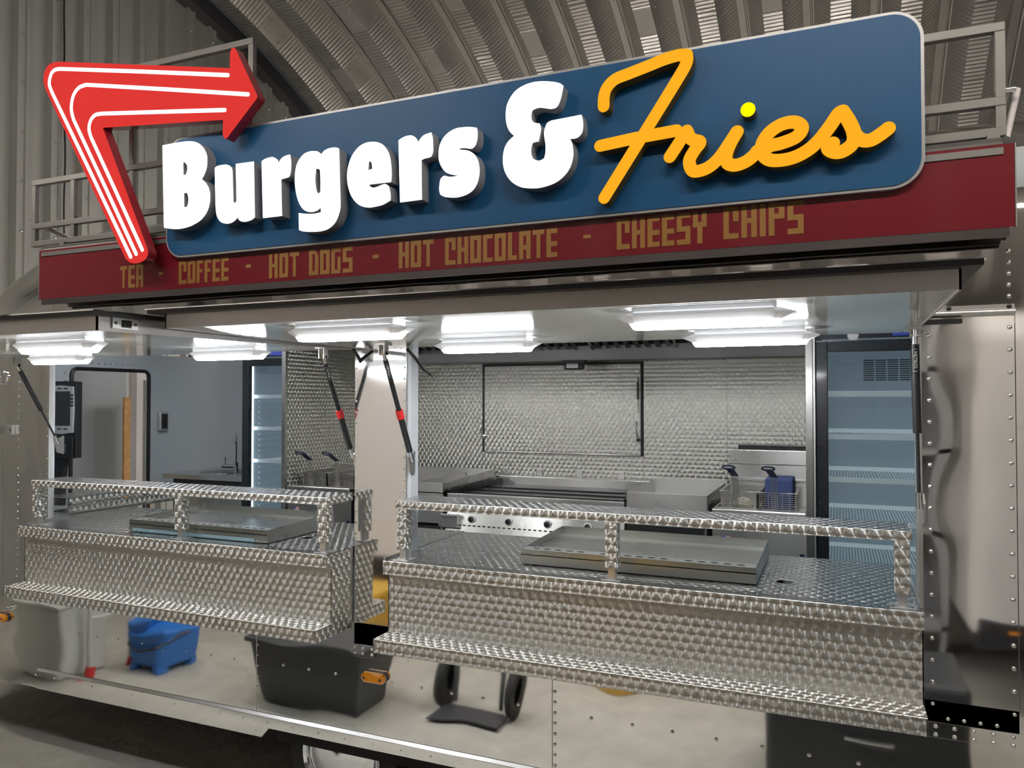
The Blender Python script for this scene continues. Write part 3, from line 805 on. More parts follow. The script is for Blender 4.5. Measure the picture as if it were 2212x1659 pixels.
# black rubber round the doorway
pts = [(-4.295, DY0, ZF), (-4.295, DY0, DZ-.04)] + [(-4.295, DY0 + .04*(1-math.cos(R(90)*j/5)), DZ-.04 + .04*math.sin(R(90)*j/5)) for j in range(1,6)]
pts += [(-4.295, DY1 - .04*(1-math.cos(R(90)*j/5)), DZ-.04 + .04*math.sin(R(90)*j/5)) for j in range(5,-1,-1)] + [(-4.295, DY1, ZF)]
MB().tube(pts, .012, 8).build('door_seal', 'black_rubber', TR, smooth=True)
MB().box(-3.4, XR, .06, 1.9, 2.28, 2.30).build('inner_ceiling', 'liner', TR)
MB().box(-4.3, XR, .06, 1.9, ZF-.02, ZF).build('inner_floor', 'dark_trim', TR)
MB().box(XR-.03, XR-.01, .06, 1.9, ZF, 2.3).build('inner_end', 'liner', TR)
MB().box(.21, XR, .03, .05, ZF, 2.3).build('inner_side', 'liner', TR)
MB().box(-3.28, .2, .02, .05, ZF, 1.0).build('inner_side', 'liner', TR)
MB().box(-3.3, .2, .052, .06, 1.87, 2.28).build('inner_side', 'liner', TR)
# wall switch
t = thing('light_switch', 'silver wall switch with black rocker beside the doorway', 'switch', (-4.29, 1.53, 1.47))
MB().box(-4.30, -4.262, 1.492, 1.565, 1.405, 1.532).build('plate', 'aluminium', t, bevel=.008, segs=3)
MB().box(-4.266, -4.258, 1.507, 1.552, 1.418, 1.520).build('rocker', 'black_plastic', t, bevel=.002)

# what stands outside the doorway
t = MB().box(-5.27, -5.25, .9, 2.06, .0, 1.95).build('door_leaf', 'panel_grey', bevel=.002)
tag(t, 'plain grey panel standing outside the trailer doorway', 'panel')
t = MB().box(-5.06, -5.04, 1.866, 2.12, 0, 1.637).build('chipboard_sheet', 'osb')
tag(t, 'orange chipboard sheet seen through the trailer doorway', 'board')
t = MB().box(-4.86, -4.80, 1.765, 1.90, 0, 1.95).build('white_post', 'door_white', bevel=.003)
tag(t, 'pale pinkish white post at the right side of the trailer doorway', 'post')

# ------------------------------------------------------------------ serving hatches (awnings)
def hatch(x0, x1, ydep, z0, tilt, label, rim_left, rim_right):
    """x0..x1 inner panel, hinge at y = 0, reaching ydep forward, dropping by tilt at the front"""
    t = thing('serving_hatch', label, 'awning', ((x0+x1)/2, 0, z0))
    dz = -tilt
    def slab(a, b, y0, y1, h0, h1, name, mat, bev=0):
        f = lambda y: z0 + dz*(-y/ydep)
        mb = MB().hexa([(a,y0,f(y0)+h0),(b,y0,f(y0)+h0),(b,y1,f(y1)+h0),(a,y1,f(y1)+h0),(a,y0,f(y0)+h1),(b,y0,f(y0)+h1),(b,y1,f(y1)+h1),(a,y1,f(y1)+h1)])
        return mb.build(name, mat, t, bevel=bev)
    u = slab(x0+.003, x1-.003, -ydep+.004, -.004, .0, .006, 'underside', 'awning_under')
    slab(x0, x1, -ydep, -ydep+.004, -.002, .034, 'front_rail', 'rail_alu')
    slab(x0, x0+.004, -ydep, 0, -.002, .034, 'side_rail', 'rail_alu')
    slab(x1-.004, x1, -ydep, 0, -.002, .034, 'side_rail', 'rail_alu')
    slab(x0-.028, x1+.028, -ydep-.032, -.01, .033, .043, 'rubber_seal', 'black_rubber')
    slab(x0-.032, x1+.032, -ydep-.036, 0, .043, .0455, 'outer_skin', 'polished')
    mb = MB()
    for xx in frange(x0+.03, x1-.03, .055):
        mb.lathe((xx, -.02, z0 - .0), [(.003,0),(.0022,-.0015),(.0001,-.002)], 'z', 6)
    for yy in frange(-.06, -ydep+.05, .05):
        for xx in (x0+.018, x1-.018):
            mb.lathe((xx, yy, z0 + dz*(-yy/ydep)), [(.003,0),(.0022,-.0015),(.0001,-.002)], 'z', 6)
    o = mb.build('small_rivets', 'rivet', u); o['kind'] = 'stuff'
    return t
HR = hatch(-1.607, .189, .92, 1.806, 0.0, 'long raised serving hatch over the right counter', 1, 1)
HL = hatch(-3.27, -1.668, 1.07, 1.806, .016, 'shorter raised serving hatch over the left counter', 1, 1)
# slam latch on the edge of the left hatch
lt = MB().box(-1.667, -1.662, -1.03, -.955, 1.797, 1.824).build('latch', 'aluminium', HL)
MB().box(-1.6625, -1.6615, -1.005, -.975, 1.801, 1.820).build('latch_recess', 'black_plastic', lt)
MB().hexa([(-1.663,-1.0,1.803),(-1.654,-1.0,1.803),(-1.654,-.985,1.803),(-1.663,-.98,1.803),(-1.663,-1.0,1.818),(-1.657,-1.0,1.818),(-1.657,-.985,1.818),(-1.663,-.98,1.818)]).build('latch_bolt', 'chrome', lt)
for yy in (-1.022, -.963): MB().cyl((-1.662, yy, 1.811), (-1.6605, yy, 1.811), .004, 8).build('latch_screw', 'dark_trim', lt)

# LED battens under the hatches
def led_mesh():
    l, w = .175, .042
    base = MB().box(-l+.035, l-.035, -w+.012, w-.012, -.012, 0)
    def ring(dl, dw, z): return [(-l+dl,-w+dw,z),(l-dl,-w+dw,z),(l-dl,w-dw,z),(-l+dl,w-dw,z)]
    lens = MB(); a = ring(.030,.010,-.012); b = ring(0,0,-.018); c = ring(.022,.013,-.030)
    # chamfered ends: hexagonal outline
    def hexo(L, W, z, cut): return [(-L,-W+cut,z),(-L+cut*1.4,-W,z),(L-cut*1.4,-W,z),(L,-W+cut,z),(L,W-cut,z),(L-cut*1.4,W,z),(-L+cut*1.4,W,z),(-L,W-cut,z)]
    A = hexo(l-.03,w-.010,-.010,.008); B = hexo(l,w,-.018,.026); C = hexo(l-.028,w-.014,-.031,.010)
    lens.v = A + B + C
    for k in (0, 8):
        for i in range(8):
            j = (i+1) % 8; lens.f.append((k+i, k+j, k+j+8, k+i+8))
    dif = MB(); D = hexo(l-.028,w-.014,-.0312,.010); D2 = hexo(l-.034,w-.020,-.0415,.010)
    dif.v = D + D2; dif.f = [(i,(i+1)%8,(i+1)%8+8,i+8) for i in range(8)] + [tuple(range(8,16))]
    return base.mesh('batten_base','led_base'), lens.mesh('batten_lens','led_lens'), dif.mesh('batten_tube','led')
LEDM = led_mesh()
def led(x, y, z, label):
    t = thing('led_light', label, 'light', (x, y, z), 'light battens under the serving hatches')
    for nm, me in zip(('base','lens','light_strip'), LEDM): put(nm, me, t, (x, y, z))
led(-1.094, -.838, 1.805, 'front left light batten under the long right hatch')
led(-.249, -.838, 1.805, 'front right light batten under the long right hatch')
led(-.991, -.27, 1.805, 'rear left light batten under the long right hatch')
led(-.221, -.27, 1.805, 'rear right light batten under the long right hatch')
led(-2.03, -.90, 1.792, 'light batten at the front edge of the left hatch')
led(-2.90, -.90, 1.792, 'light batten at the front left corner of the left hatch')
led(-2.835, -.30, 1.801, 'light batten above the doorway at the left end of the left hatch')
led(-1.975, -.30, 1.801, 'light batten above the sink under the left hatch')

# gas struts
def strut(p0, p1, r, label, clip, text, fat_low=False):
    """p0 at the hatch, p1 at the trailer side"""
    p0 = Vector(p0); p1 = Vector(p1); d = p1 - p0; ln = d.length; d.normalize()
    t = thing('gas_strut', label, 'gas strut', p0, 'gas struts holding the hatches')
    MB().cyl(p0 - d*.01, p0 + d*.030, r*.75, 12).cyl(p0 + d*.005 + Vector((-.012,0,0)), p0 + d*.005 + Vector((.012,0,0)), .006, 8).build('upper_clevis', 'chrome', t, smooth=True)
    bk = MB().box(p0.x-.02, p0.x+.02, p0.y-.022, p0.y+.022, 1.800, 1.806).box(p0.x-.012, p0.x-.009, p0.y-.012, p0.y+.012, p0.z-.01, 1.802).box(p0.x+.009, p0.x+.012, p0.y-.012, p0.y+.012, p0.z-.01, 1.802)
    bk.build('upper_bracket', 'aluminium', t)
    if fat_low:
        MB().cyl(p0 + d*.03, p0 + d*(ln*.56), r, 16).build('cylinder', 'black_plastic', t, smooth=True)
        MB().cyl(p0 + d*(ln*.54), p0 + d*(ln-.035), r*1.28, 16).build('sleeve', 'black_plastic', t, smooth=True)
    else:
        MB().cyl(p0 + d*.03, p0 + d*(ln*.58), r, 16).build('cylinder', 'black_plastic', t, smooth=True)
        MB().cyl(p0 + d*(ln*.57), p0 + d*(ln-.03), r*.45, 12).build('rod', 'black_paint', t, smooth=True)
    if clip:
        c = MB().cyl(p0 + d*(ln*.525), p0 + d*(ln*.60), r*1.55, 14)
        c.build('clip', 'red_clip', t, smooth=True)
    MB().cyl(p1 - d*.036, p1 + d*.006, r*.8, 12).build('lower_clevis', 'chrome', t, smooth=True)
    sx = 1 if p1.x < -1 and p1.x > -1.5 or p1.x < -3 else -1
    MB().hexa([(p1.x-.014*sx, p1.y+.002, p1.z-.045),(p1.x-.008*sx, p1.y+.002, p1.z-.045),(p1.x-.008*sx,p1.y+.035,p1.z-.055),(p1.x-.014*sx,p1.y+.035,p1.z-.055),(p1.x-.014*sx,p1.y-.01,p1.z+.008),(p1.x-.008*sx,p1.y-.01,p1.z+.008),(p1.x-.008*sx,p1.y+.035,p1.z+.03),(p1.x-.014*sx,p1.y+.035,p1.z+.03)]).build('lower_bracket', 'aluminium', t)
    if text:
        # lettering printed along the cylinder, facing the front
        cu = bpy.data.curves.new('lettering', 'FONT'); cu.body = '( METROL )'; cu.size = r*1.15; cu.align_x = 'CENTER'; cu.align_y = 'CENTER'; cu.resolution_u = 2
        tmp = bpy.data.objects.new('tmp_text', cu); COL.objects.link(tmp)
        bpy.context.view_layer.update()
        me = bpy.data.meshes.new_from_object(tmp); bpy.data.objects.remove(tmp)
        me.materials.clear(); me.materials.append(M['white_print'])
        zx = d; zn = (cam.location - p0); zn = (zn - d*zn.dot(d)).normalized(); yx = zn.cross(zx)
        c = p0 + d*(ln*.16)
        for v in me.vertices:
            q = c + zx*v.co.x + yx*v.co.y
            off = (q - c).dot(yx)
            q = q + zn*(math.sqrt(max(0, r*r - off*off)) + .0006)
            v.co = q
        put('lettering', me, t)
    return t
strut((-1.402, -.205, 1.778), (-1.402, -.015, 1.405), .0085, 'gas strut with red clip right of the white pillar', True, True, True)
strut((-1.69, -.145, 1.775), (-1.69, .035, 1.405), .0085, 'gas strut with red clip left of the white pillar', True, True, True)
strut((-3.255, -.19, 1.77), (-3.255, .005, 1.425), .0095, 'slim black gas strut at the left end of the left hatch', False, False)
strut((.178, -.165, 1.792), (.185, -.165, 1.345), .0105, 'black gas strut at the right end of the right hatch', False, True)
# cables to the hatches
t = MB().tube([(-1.62,-.06,1.80),(-1.63,-.01,1.77),(-1.64,.04,1.72),(-1.60,.10,1.69),(-1.56,.16,1.68)], .006, 8).build('lamp_cable', 'black_rubber', smooth=True)
tag(t, 'black lamp cable drooping behind the strut left of the pillar', 'cable')
t = MB().tube([(-1.42,-.02,1.80),(-1.41,.02,1.77),(-1.40,.06,1.73),(-1.39,.10,1.71)], .006, 8).build('lamp_cable', 'black_rubber', smooth=True)
tag(t, 'black lamp cable entering the kitchen right of the pillar', 'cable')
# ================================================================== the sign
# red fascia board with its printed words
RB = thing('fascia_board', 'long dark red fascia board listing drinks and snacks in gold letters', 'sign board', (-1.43, -.08, 2.07))
RY = -.08
MB().box(-3.275, .418, RY, RY+.012, 2.064, 2.281).build('board', 'red_board', RB, bevel=.001)
MB().box(.4185, .4215, RY-.001, RY+.03, 2.064, 2.281).build('end_cap', 'silver_edge', RB)
MB().box(-3.2785, -3.2755, RY-.001, RY+.03, 2.064, 2.281).build('end_cap', 'silver_edge', RB)
rl = MB()
rl.prism([[(RY+.001,2.064),(RY+.001,2.040),(RY+.012,2.040),(RY+.012,2.047),(RY+.035,2.047),(RY+.035,2.064)]], -3.26, .405, 'x')
rl.build('lower_rail', 'rail_dark', RB)
tr_ = MB()
tr_.prism([[(RY-.004,2.254),(RY-.004,2.272),(RY+.006,2.275),(RY+.002,2.282),(RY+.006,2.289),(RY+.004,2.296),(RY+.012,2.302),(RY+.05,2.302),(RY+.05,2.254)]], -3.258, .393, 'x')
tr_.build('upper_rail', 'frame_alu', RB, smooth=False)

# blocky letters: strokes on a 3 x 6 grid, given as rectangles (x0,x1,y0,y1) in thirds / sixths
B3 = 1/3.
BL = {
 'T': [(0,3,5,6),(1,2,0,5)], 'E': [(0,1.15,0,6),(1.15,2.75,5,6),(1.15,2.75,2.3,3.3),(1.15,2.75,0,1)],
 'A': [(0,1.1,0,6),(1.9,3,0,6),(1.1,1.9,5,6),(1.1,1.9,2.0,3.0)], 'C': [(0,1.1,0,6),(1.1,3,5.1,6),(1.9,3,3.2,5.1),(1.1,3,0,1)],
 'c': [(0,1.1,0,6),(1.1,2.6,5.1,6),(1.1,2.6,0,.9)],
 'O': [(0,1.1,0,6),(1.9,3,0,6),(1.1,1.9,5,6),(1.1,1.9,0,1)], 'F': [(0,1.1,0,6),(1.1,2.5,5,6),(1.1,2.2,2.6,3.5)],
 'H': [(0,1.1,0,6),(1.9,3,0,6),(1.1,1.9,2.7,3.6)], 'D': [(0,1.1,0,6),(1.9,3,0,4.6),(1.1,1.9,0,1),(1.1,1.9,5.1,6)],
 'G': [(0,1.1,0,6),(1.1,2.9,5.1,6),(1.1,2.9,0,.9),(1.9,2.9,.9,3.9)], 'S': [(0,1.1,2.5,6),(1.1,3,5.1,6),(1.1,3,2.5,3.5),(1.9,3,0,2.5),(0,1.9,0,1)],
 'L': [(0,1.1,0,6),(1.1,2.4,0,1)], 'Y': [(0,1.1,3.1,6),(1.9,3,3.1,6),(1.1,1.9,3.1,4.1),(.95,2.05,0,3.1)],
 'I': [(0,1.15,0,6)], 'P': [(0,1.1,0,6),(1.1,3,5,6),(1.9,3,3,5),(1.1,1.9,3,4)],
}
ADV = {'I': 1.15, 'L': 2.4, 'c': 2.6, 'F': 2.5, 'E': 2.75}
for wi, (word, xa, xb, za, zb) in enumerate(WORDS):
    w = word if word != 'CHOCOLATE' else 'CHOcOLATE'
    gap = .55
    tot = sum(ADV.get(c, 3) for c in w) + gap*(len(w)-1)
    u = (xb-xa)/1000/tot; hh = (zb-za)/1000/6
    x = xa/1000
    for c in w:
        mb = MB()
        for x0, x1, y0, y1 in BL[c]:
            mb.box(x+x0*u, x+x1*u, RY-.0012, RY-.0002, za/1000+y0*hh, za/1000+y1*hh)
        if c == 'D':
            mb.prism([[(x+1.9*u, za/1000+4.6*hh),(x+3*u, za/1000+4.6*hh),(x+1.9*u, za/1000+6*hh)]], RY-.0012, RY-.0002)
        mb.build('printed_letter', 'gold_print', RB)
        x += (ADV.get(c, 3) + gap)*u
for xa, xb, za, zb in DASHES:
    MB().box(xa/1000, xb/1000, RY-.0012, RY-.0002, za/1000-.002, zb/1000+.002).build('printed_dash', 'gold_print', RB)

# blue panel with raised glowing letters
BS = thing('burger_sign', 'large blue rounded sign with glowing Burgers and Fries lettering', 'sign', (-1.13, -.10, 2.18))
BY = -.10
def rrect(x0, x1, z0, z1, r, n=10):
    out = []
    for cx, cz, a0 in ((x1-r, z0+r, -90), (x1-r, z1-r, 0), (x0+r, z1-r, 90), (x0+r, z0+r, 180)):
        for k in range(n+1):
            a = R(a0 + 90*k/n); out.append((cx + r*math.cos(a), cz + r*math.sin(a)))
    return out
X0, X1, Z0, Z1 = -2.497, .213, 2.186, 2.668
MB().prism([rrect(X0, X1, Z0, Z1, .082)], BY+.0005, BY+.018).build('edge_trim', 'silver_edge', BS)
MB().prism([rrect(X0+.0085, X1-.0085, Z0+.0085, Z1-.0085, .074)], BY-.002, BY+.010).build('panel', 'blue_panel', BS)
for key, loops in GLYPHS.items():
    polys = [[(a/1000, b/1000) for a, b in smooth_loop(lp)] for lp in loops]
    body = MB().prism(polys, BY-.050, BY-.002, front=False, back=False).build('letter', 'letter_side', BS, smooth=True)
    MB().prism(polys, BY-.0505, BY-.0475, sides=True).build('letter_face', 'letter_white', body)

def ribbon(pts, hw, n_cap=8):
    """flat round-ended stroke outline along a polyline (list of quads + caps) -> list of polygons"""
    left, right = [], []
    m = len(pts)
    for i, p in enumerate(pts):
        a = pts[max(0, i-1)]; b = pts[min(m-1, i+1)]
        dx, dz = b[0]-a[0], b[1]-a[1]; l = math.hypot(dx, dz) or 1
        nx_, nz_ = -dz/l, dx/l
        left.append((p[0]+nx_*hw, p[1]+nz_*hw)); right.append((p[0]-nx_*hw, p[1]-nz_*hw))
    return left, right
def stroke(mb, pts, hw, y0, y1, cap=True):
    """solid round-ended bar of the given half width between depths y0 (front) and y1"""
    l, r = ribbon(pts, hw); m = len(pts)
    for i in range(m-1):
        q = [l[i], l[i+1], r[i+1], r[i]]
        mb.add([(x,y0,z) for x,z in q] + [(x,y1,z) for x,z in q], [(0,1,2,3),(0,1,5,4),(3,2,6,7)])
    n = 18
    for p in pts[::max(1, len(pts)-1)]:
        c = [(p[0]+hw*math.cos(2*math.pi*k/n), p[1]+hw*math.sin(2*math.pi*k/n)) for k in range(n)]
        mb.add([(x,y0,z) for x,z in c] + [(x,y1,z) for x,z in c], [tuple(range(n))] + [(k,(k+1)%n,(k+1)%n+n,k+n) for k in range(n)])
    # round joints on the inside so tight bends stay closed
    for p in pts[1:-1]:
        c = [(p[0]+hw*math.cos(2*math.pi*k/12), p[1]+hw*math.sin(2*math.pi*k/12)) for k in range(12)]
        mb.add([(x,y0+.00002,z) for x,z in c] + [(x,y1,z) for x,z in c], [tuple(range(12))] + [(k,(k+1)%12,(k+1)%12+12,k+12) for k in range(12)])
HW = .0185
for key, strokes in SCRIPT.items():
    side = MB(); face = MB()
    for st in strokes:
        sm = smooth_loop([(a/1000, b/1000, 1 if (len(st) < 4) else 0) for a, b in st], closed=False, sub=6)
        stroke(side, sm, HW, BY-.043, BY-.002)
        stroke(face, sm, HW-.0004, BY-.0450, BY-.0430)
    b = side.build('script_letter', 'script_side', BS)
    face.build('script_face', 'script_yellow', b)
d = DOT[0]; dx, dz = d[0]/1000, d[1]/1000
dt = MB().cyl((dx, BY-.002, dz), (dx, BY-.043, dz), .0205, 28).build('script_dot', 'script_side', BS, smooth=True)
MB().cyl((dx, BY-.043, dz), (dx, BY-.045, dz), .0203, 28).build('script_face', 'dot_yellow', dt)

# red arrow with three white light lines
AS = thing('arrow_sign', 'big red bent arrow sign with three white light lines', 'arrow sign', (-2.6, -.17, 2.16))
AY = -.17
ol = [(a/1000, b/1000) for a, b in smooth_loop(ARROW)]
ab = MB().prism([ol], AY, AY+.042, front=False).build('arrow_body', 'arrow_side', AS, smooth=True)
MB().prism([ol], AY-.002, AY+.0005).build('arrow_face', 'arrow_red', AS)
for ln in ARROW_LINES:
    sm = smooth_loop([(a/1000, b/1000, 1 if i in (0,1,2,6,7,8) else 0) for i, (a, b) in enumerate(ln)], closed=False, sub=6)
    mb = MB(); stroke(mb, sm, .0076, AY-.0045, AY-.001)
    mb.build('light_line', 'arrow_line', AS)

# aluminium frame that carries the signs
FR = thing('sign_frame', 'aluminium tube frame behind the arrow and the blue sign', 'frame', (-1.5, .0, 2.31))
def bar(x0, x1, z0, z1, y0=-.012, y1=.012):
    MB().box(x0, x1, y0, y1, z0, z1).build('tube', 'frame_alu', FR, bevel=.002)
for z in (2.335, 2.417, 2.618): bar(-3.432, .413, z-.0125, z+.0125)
for x in (-3.42, -3.163, -2.80, -2.15, -1.4, -.6, .401): bar(x-.0125, x+.0125, 2.324, 2.63, -.010, .0115)
bar(-2.82, -2.138, 3.035, 3.061); bar(-2.163, -2.1375, 2.63, 3.06, -.010, .0115); bar(-2.815, -2.79, 2.63, 3.06, -.010, .0115)
MB().cyl((-3.37,.02,2.41), (-3.22,.25,2.31), .009, 10).build('stay', 'door_white', FR, smooth=True)
MB().cyl((.45,.05,2.462), (.414,-.0,2.318), .009, 12).build('stay', 'door_white', FR, smooth=True)
MB().cyl((.413,0,2.448), (.437,0,2.448), .008, 12).build('stay_bolt', 'chrome', FR, smooth=True)
MB().cyl((-3.432,0,2.455), (-3.452,0,2.455), .008, 12).build('stay_bolt', 'chrome', FR, smooth=True)
for x in (-3.2, -2.2, -1.1, -.1, .38):
    MB().box(x-.015, x+.015, -.03, .10, 2.20, 2.325).build('foot', 'frame_alu', FR)
# ================================================================== counters
def counter(x0, x1, seam, label):
    t = thing('serving_counter', label, 'counter', ((x0+x1)/2, -.13, .78), 'engine-turned serving counters')
    ZC = 1.075
    top = MB().box(x0, x1, -.165, .45, ZC-.004, ZC).build('worktop', 'turned_top', t)
    # front lip in sheets that butt at the seams
    xs = [x0] + seam + [x1]
    for a, b in zip(xs[:-1], xs[1:]):
        MB().box(a+.0006, b-.0006, -.166, -.160, 1.029, ZC-.0005).build('lip', 'turned', t, bevel=.001, segs=1)
    MB().box(x0, x1, -.131, -.127, .828, 1.034).build('front_panel', 'turned', t)
    # lower shelf: top and front lip
    MB().box(x0+.0, x1, -.221, -.127, .824, .828).build('lower_shelf', 'turned', t, bevel=.001, segs=1)
    MB().box(x0, x1, -.222, -.217, .782, .8275).build('shelf_lip', 'turned', t, bevel=.001, segs=1)
    # end plates, stepped like the front
    for xx, s in ((x0, 1), (x1, -1)):
        poly = [(-.222,.782),(-.001,.782),(-.001,1.074),(-.165,1.074),(-.165,1.029),(-.131,1.029),(-.131,.826),(-.222,.826)]
        MB().prism([poly], xx+.0003*s, xx+.0033*s, 'x').build('end_plate', 'turned', t)
    # upstand at the back of the end plates
    MB().box(x0, x1, -.02, -.002, .78, 1.07).build('back_panel', 'aluminium', t)
    return t
CR = counter(-1.4265, .1945, [-1.115, -.395], 'long serving counter of swirl-polished steel on the right')
CL = counter(-3.275, -1.660, [-2.62, -1.84], 'shorter serving counter of swirl-polished steel on the left')
# end upstands
MB().box(.186, .192, -.16, .45, 1.075, 1.085).build('upstand', 'brushed', CR)
MB().box(-3.275, -3.269, -.16, .45, 1.075, 1.085).build('upstand', 'brushed', CL)
MB().box(-1.4265, -1.4215, -.16, -.01, 1.075, 1.084).build('upstand', 'brushed', CR)
ho = MB().lathe((-.155, .04, 1.0752), [(.032,0),(.032,.0015),(.027,.0018),(.026,.0)], 'z', 24).build('cable_hole', 'aluminium', CR)
MB().disc((-.143, .035, 1.0768), .019, 'z', 20, .014).build('hole_cover', 'black_plastic', ho)
ho = MB().lathe((-1.93, .08, 1.0752), [(.032,0),(.032,.0015),(.027,.0018),(.026,.0)], 'z', 24).build('cable_hole', 'aluminium', CL)
# worktop that runs on behind the pillar
t = MB().box(-1.655, -1.437, .06, .47, 1.070, 1.0745).build('inner_worktop', 'turned_top')
tag(t, 'strip of swirl-polished worktop behind the white pillar', 'worktop')

def gantry(x0, x1, xm, zt, label, ydep):
    t = thing('gantry_shelf', label, 'shelf', ((x0+x1)/2, -.13, 1.076), 'raised shelves on the serving counters')
    MB().box(x0, x1, -.145, -.145+ydep, zt-.003, zt).build('shelf_top', 'turned_top', t)
    MB().box(x0, x1, -.1465, -.1435, zt-.027, zt-.0005).build('shelf_front', 'turned', t, bevel=.0008, segs=1)
    MB().box(x0, x1, -.145+ydep-.003, -.145+ydep, zt-.027, zt-.0005).build('shelf_back', 'turned', t)
    for xx in (x0, x1): MB().box(xx-.0016, xx+.0016, -.1455, -.145+ydep, zt-.027, zt-.0003).build('shelf_end', 'turned', t)
    MB().box(x0+.004, x1-.004, -.142, -.148+ydep, zt-.026, zt-.022).build('shelf_underside', 'brushed', t)
    for xx in (x0+.022, xm, x1-.022):
        p = MB().box(xx-.018, xx+.018, -.146, -.106, 1.112, zt-.026).build('post_sleeve', 'turned', t, bevel=.001)
        MB().box(xx-.011, xx+.011, -.137, -.113, 1.078, 1.115).build('post_foot', 'aluminium', p)
        MB().box(xx-.030, xx+.030, -.150, -.095, 1.0752, 1.0785).build('foot_plate', 'aluminium', p, bevel=.001)
        for dz in (1.128, zt-.045):
            MB().lathe((xx+.002, -.146, dz), [(.0055,0),(.005,-.002),(.0025,-.0035),(.0001,-.004)], 'y', 10).build('screw', 'chrome', p, smooth=True)
        for sx in (-.023, .023):
            MB().cyl((xx+sx, -.142, 1.0785), (xx+sx, -.142, 1.0800), .004, 8).build('foot_bolt', 'dark_trim', p)
    for a, b in ((x0+.05, xm-.02), (xm+.02, x1-.05)):
        MB().box(a, b, -.108, -.104, 1.082, zt-.03).build('glass_pane', 'screen_glass', t)
    return t
gantry(-1.388, .168, -.638, 1.277, 'raised shelf on three posts along the right counter', .155)
gantry(-3.215, -1.672, -2.372, 1.272, 'raised shelf on three posts along the left counter', .155)

def tray(x0, x1, y0, y1, label, tape):
    t = thing('drip_tray', label, 'tray', ((x0+x1)/2, (y0+y1)/2, 1.076), 'steel trays on the counters')
    zf, zb = 1.126, 1.138
    MB().box(x0, x1, y0, y1, 1.107, 1.110).build('base', 'steel', t)
    MB().box(x0, x1, y0, y0+.002, 1.078, zf).build('front', 'steel', t, bevel=.0006, segs=1)
    MB().box(x0+.002, x1-.002, y0+.001, y0+.052, zf-.002, zf).build('ledge', 'aluminium', t)
    MB().box(x0+.002, x1-.002, y0+.051, y0+.053, 1.09, zf-.001).build('ledge_back', 'steel', t)
    MB().box(x0, x1, y1-.002, y1, 1.078, zb).build('back', 'steel', t)
    for xx in (x0, x1):
        MB().prism([[(y0,1.078),(y1,1.078),(y1,zb),(y0+.05,zf+.003),(y0,zf)]], xx-.001, xx+.001, 'x').build('side', 'steel', t)
    slot = MB(); pts = [(.0125*math.cos(R(20*k)), .0055*math.sin(R(20*k))) for k in range(18)]
    slot.prism([pts], 0, .0006, 'z'); sm = slot.mesh('drain_slot', 'underbody')
    n = 18
    for k in range(n):
        if k in (5, 12): continue
        xx = x0 + .045 + (x1-x0-.09)*k/(n-1)
        put('drain_slot', sm, t, (xx, y0+.026, zf))
    for k in (5, 12):
        xx = x0 + .045 + (x1-x0-.09)*k/(n-1)
        MB().cyl((xx, y0+.026, zf), (xx, y0+.026, zf+.002), .004, 8).build('screw', 'chrome', t)
    if tape:
        MB().box(x0+.02, x1-.06, y0-.0012, y0-.0004, 1.079, 1.092).build('film_strip', 'tape_blue', t)
    for xx in (x0+.03, x1-.03):
        for yy in (y0+.03, y1-.03): MB().cyl((xx, yy, 1.0752), (xx, yy, 1.108), .008, 10).build('foot', 'black_rubber', t)
tray(-.975, -.231, -.036, .385, 'wide slotted steel tray on the right counter', False)
tray(-2.70, -1.988, -.085, .33, 'wide slotted steel tray with blue film on the left counter', True)
# low steel rack at the left inside end
t = thing('side_shelf', 'low swirl-polished shelf against the left end inside the trailer', 'shelf', (-3.42, .4, 1.08))
MB().box(-3.50, -3.33, .12, .80, 1.155, 1.158).build('top', 'turned_top', t)
MB().box(-3.333, -3.330, .12, .80, 1.130, 1.157).build('lip', 'turned', t)
MB().box(-3.36, -3.35, .14, .80, 1.085, 1.120).build('upright', 'turned', t)
MB().box(-3.50, -3.33, .12, .80, 1.072, 1.085).build('base', 'brushed', t)
# ================================================================== kitchen wall
YW = 1.9; YA = 1.15
KW = MB().box(-2.94, XR-.03, YW+.004, YW+.02, ZF, 2.28).build('kitchen_wall', 'dark_trim', TR)
def sheet(x0, x1, z0, z1, proud=0.0):
    return MB().box(x0+.0008, x1-.0008, YW-.0015-proud, YW+.003, z0+.0008, z1-.0008).build('wall_sheet', 'turned_wall', KW)
sheet(-2.92, -2.028, .9, 2.2)
sheet(-2.028, -1.022, 1.836, 2.2); sheet(-2.028, -1.022, .9, 1.296)
sheet(-1.022, -.565, .9, 2.2)
sheet(-.565, -.14, .9, 1.426); sheet(-.565, -.14, 1.426, 2.2, .003)
sheet(-2.92, -2.468, 1.43, 1.86, .003)
sheet(-.10, XR-.05, .9, 2.2)
mb = MB()
for x in frange(-1.98, -1.07, .112):
    for z in (1.845, 1.81, 1.56, 1.318): mb.lathe((x, YW-.004, z), [(.0032,0),(.002,-.0015),(.0001,-.002)], 'y', 6)
for x in (-1.0, -.78, -.58):
    for z in (1.836,): mb.lathe((x, YW-.002, z), [(.004,0),(.003,-.0015),(.0001,-.002)], 'y', 6)
o = mb.build('small_rivets', 'dark_trim', KW); o['kind'] = 'stuff'
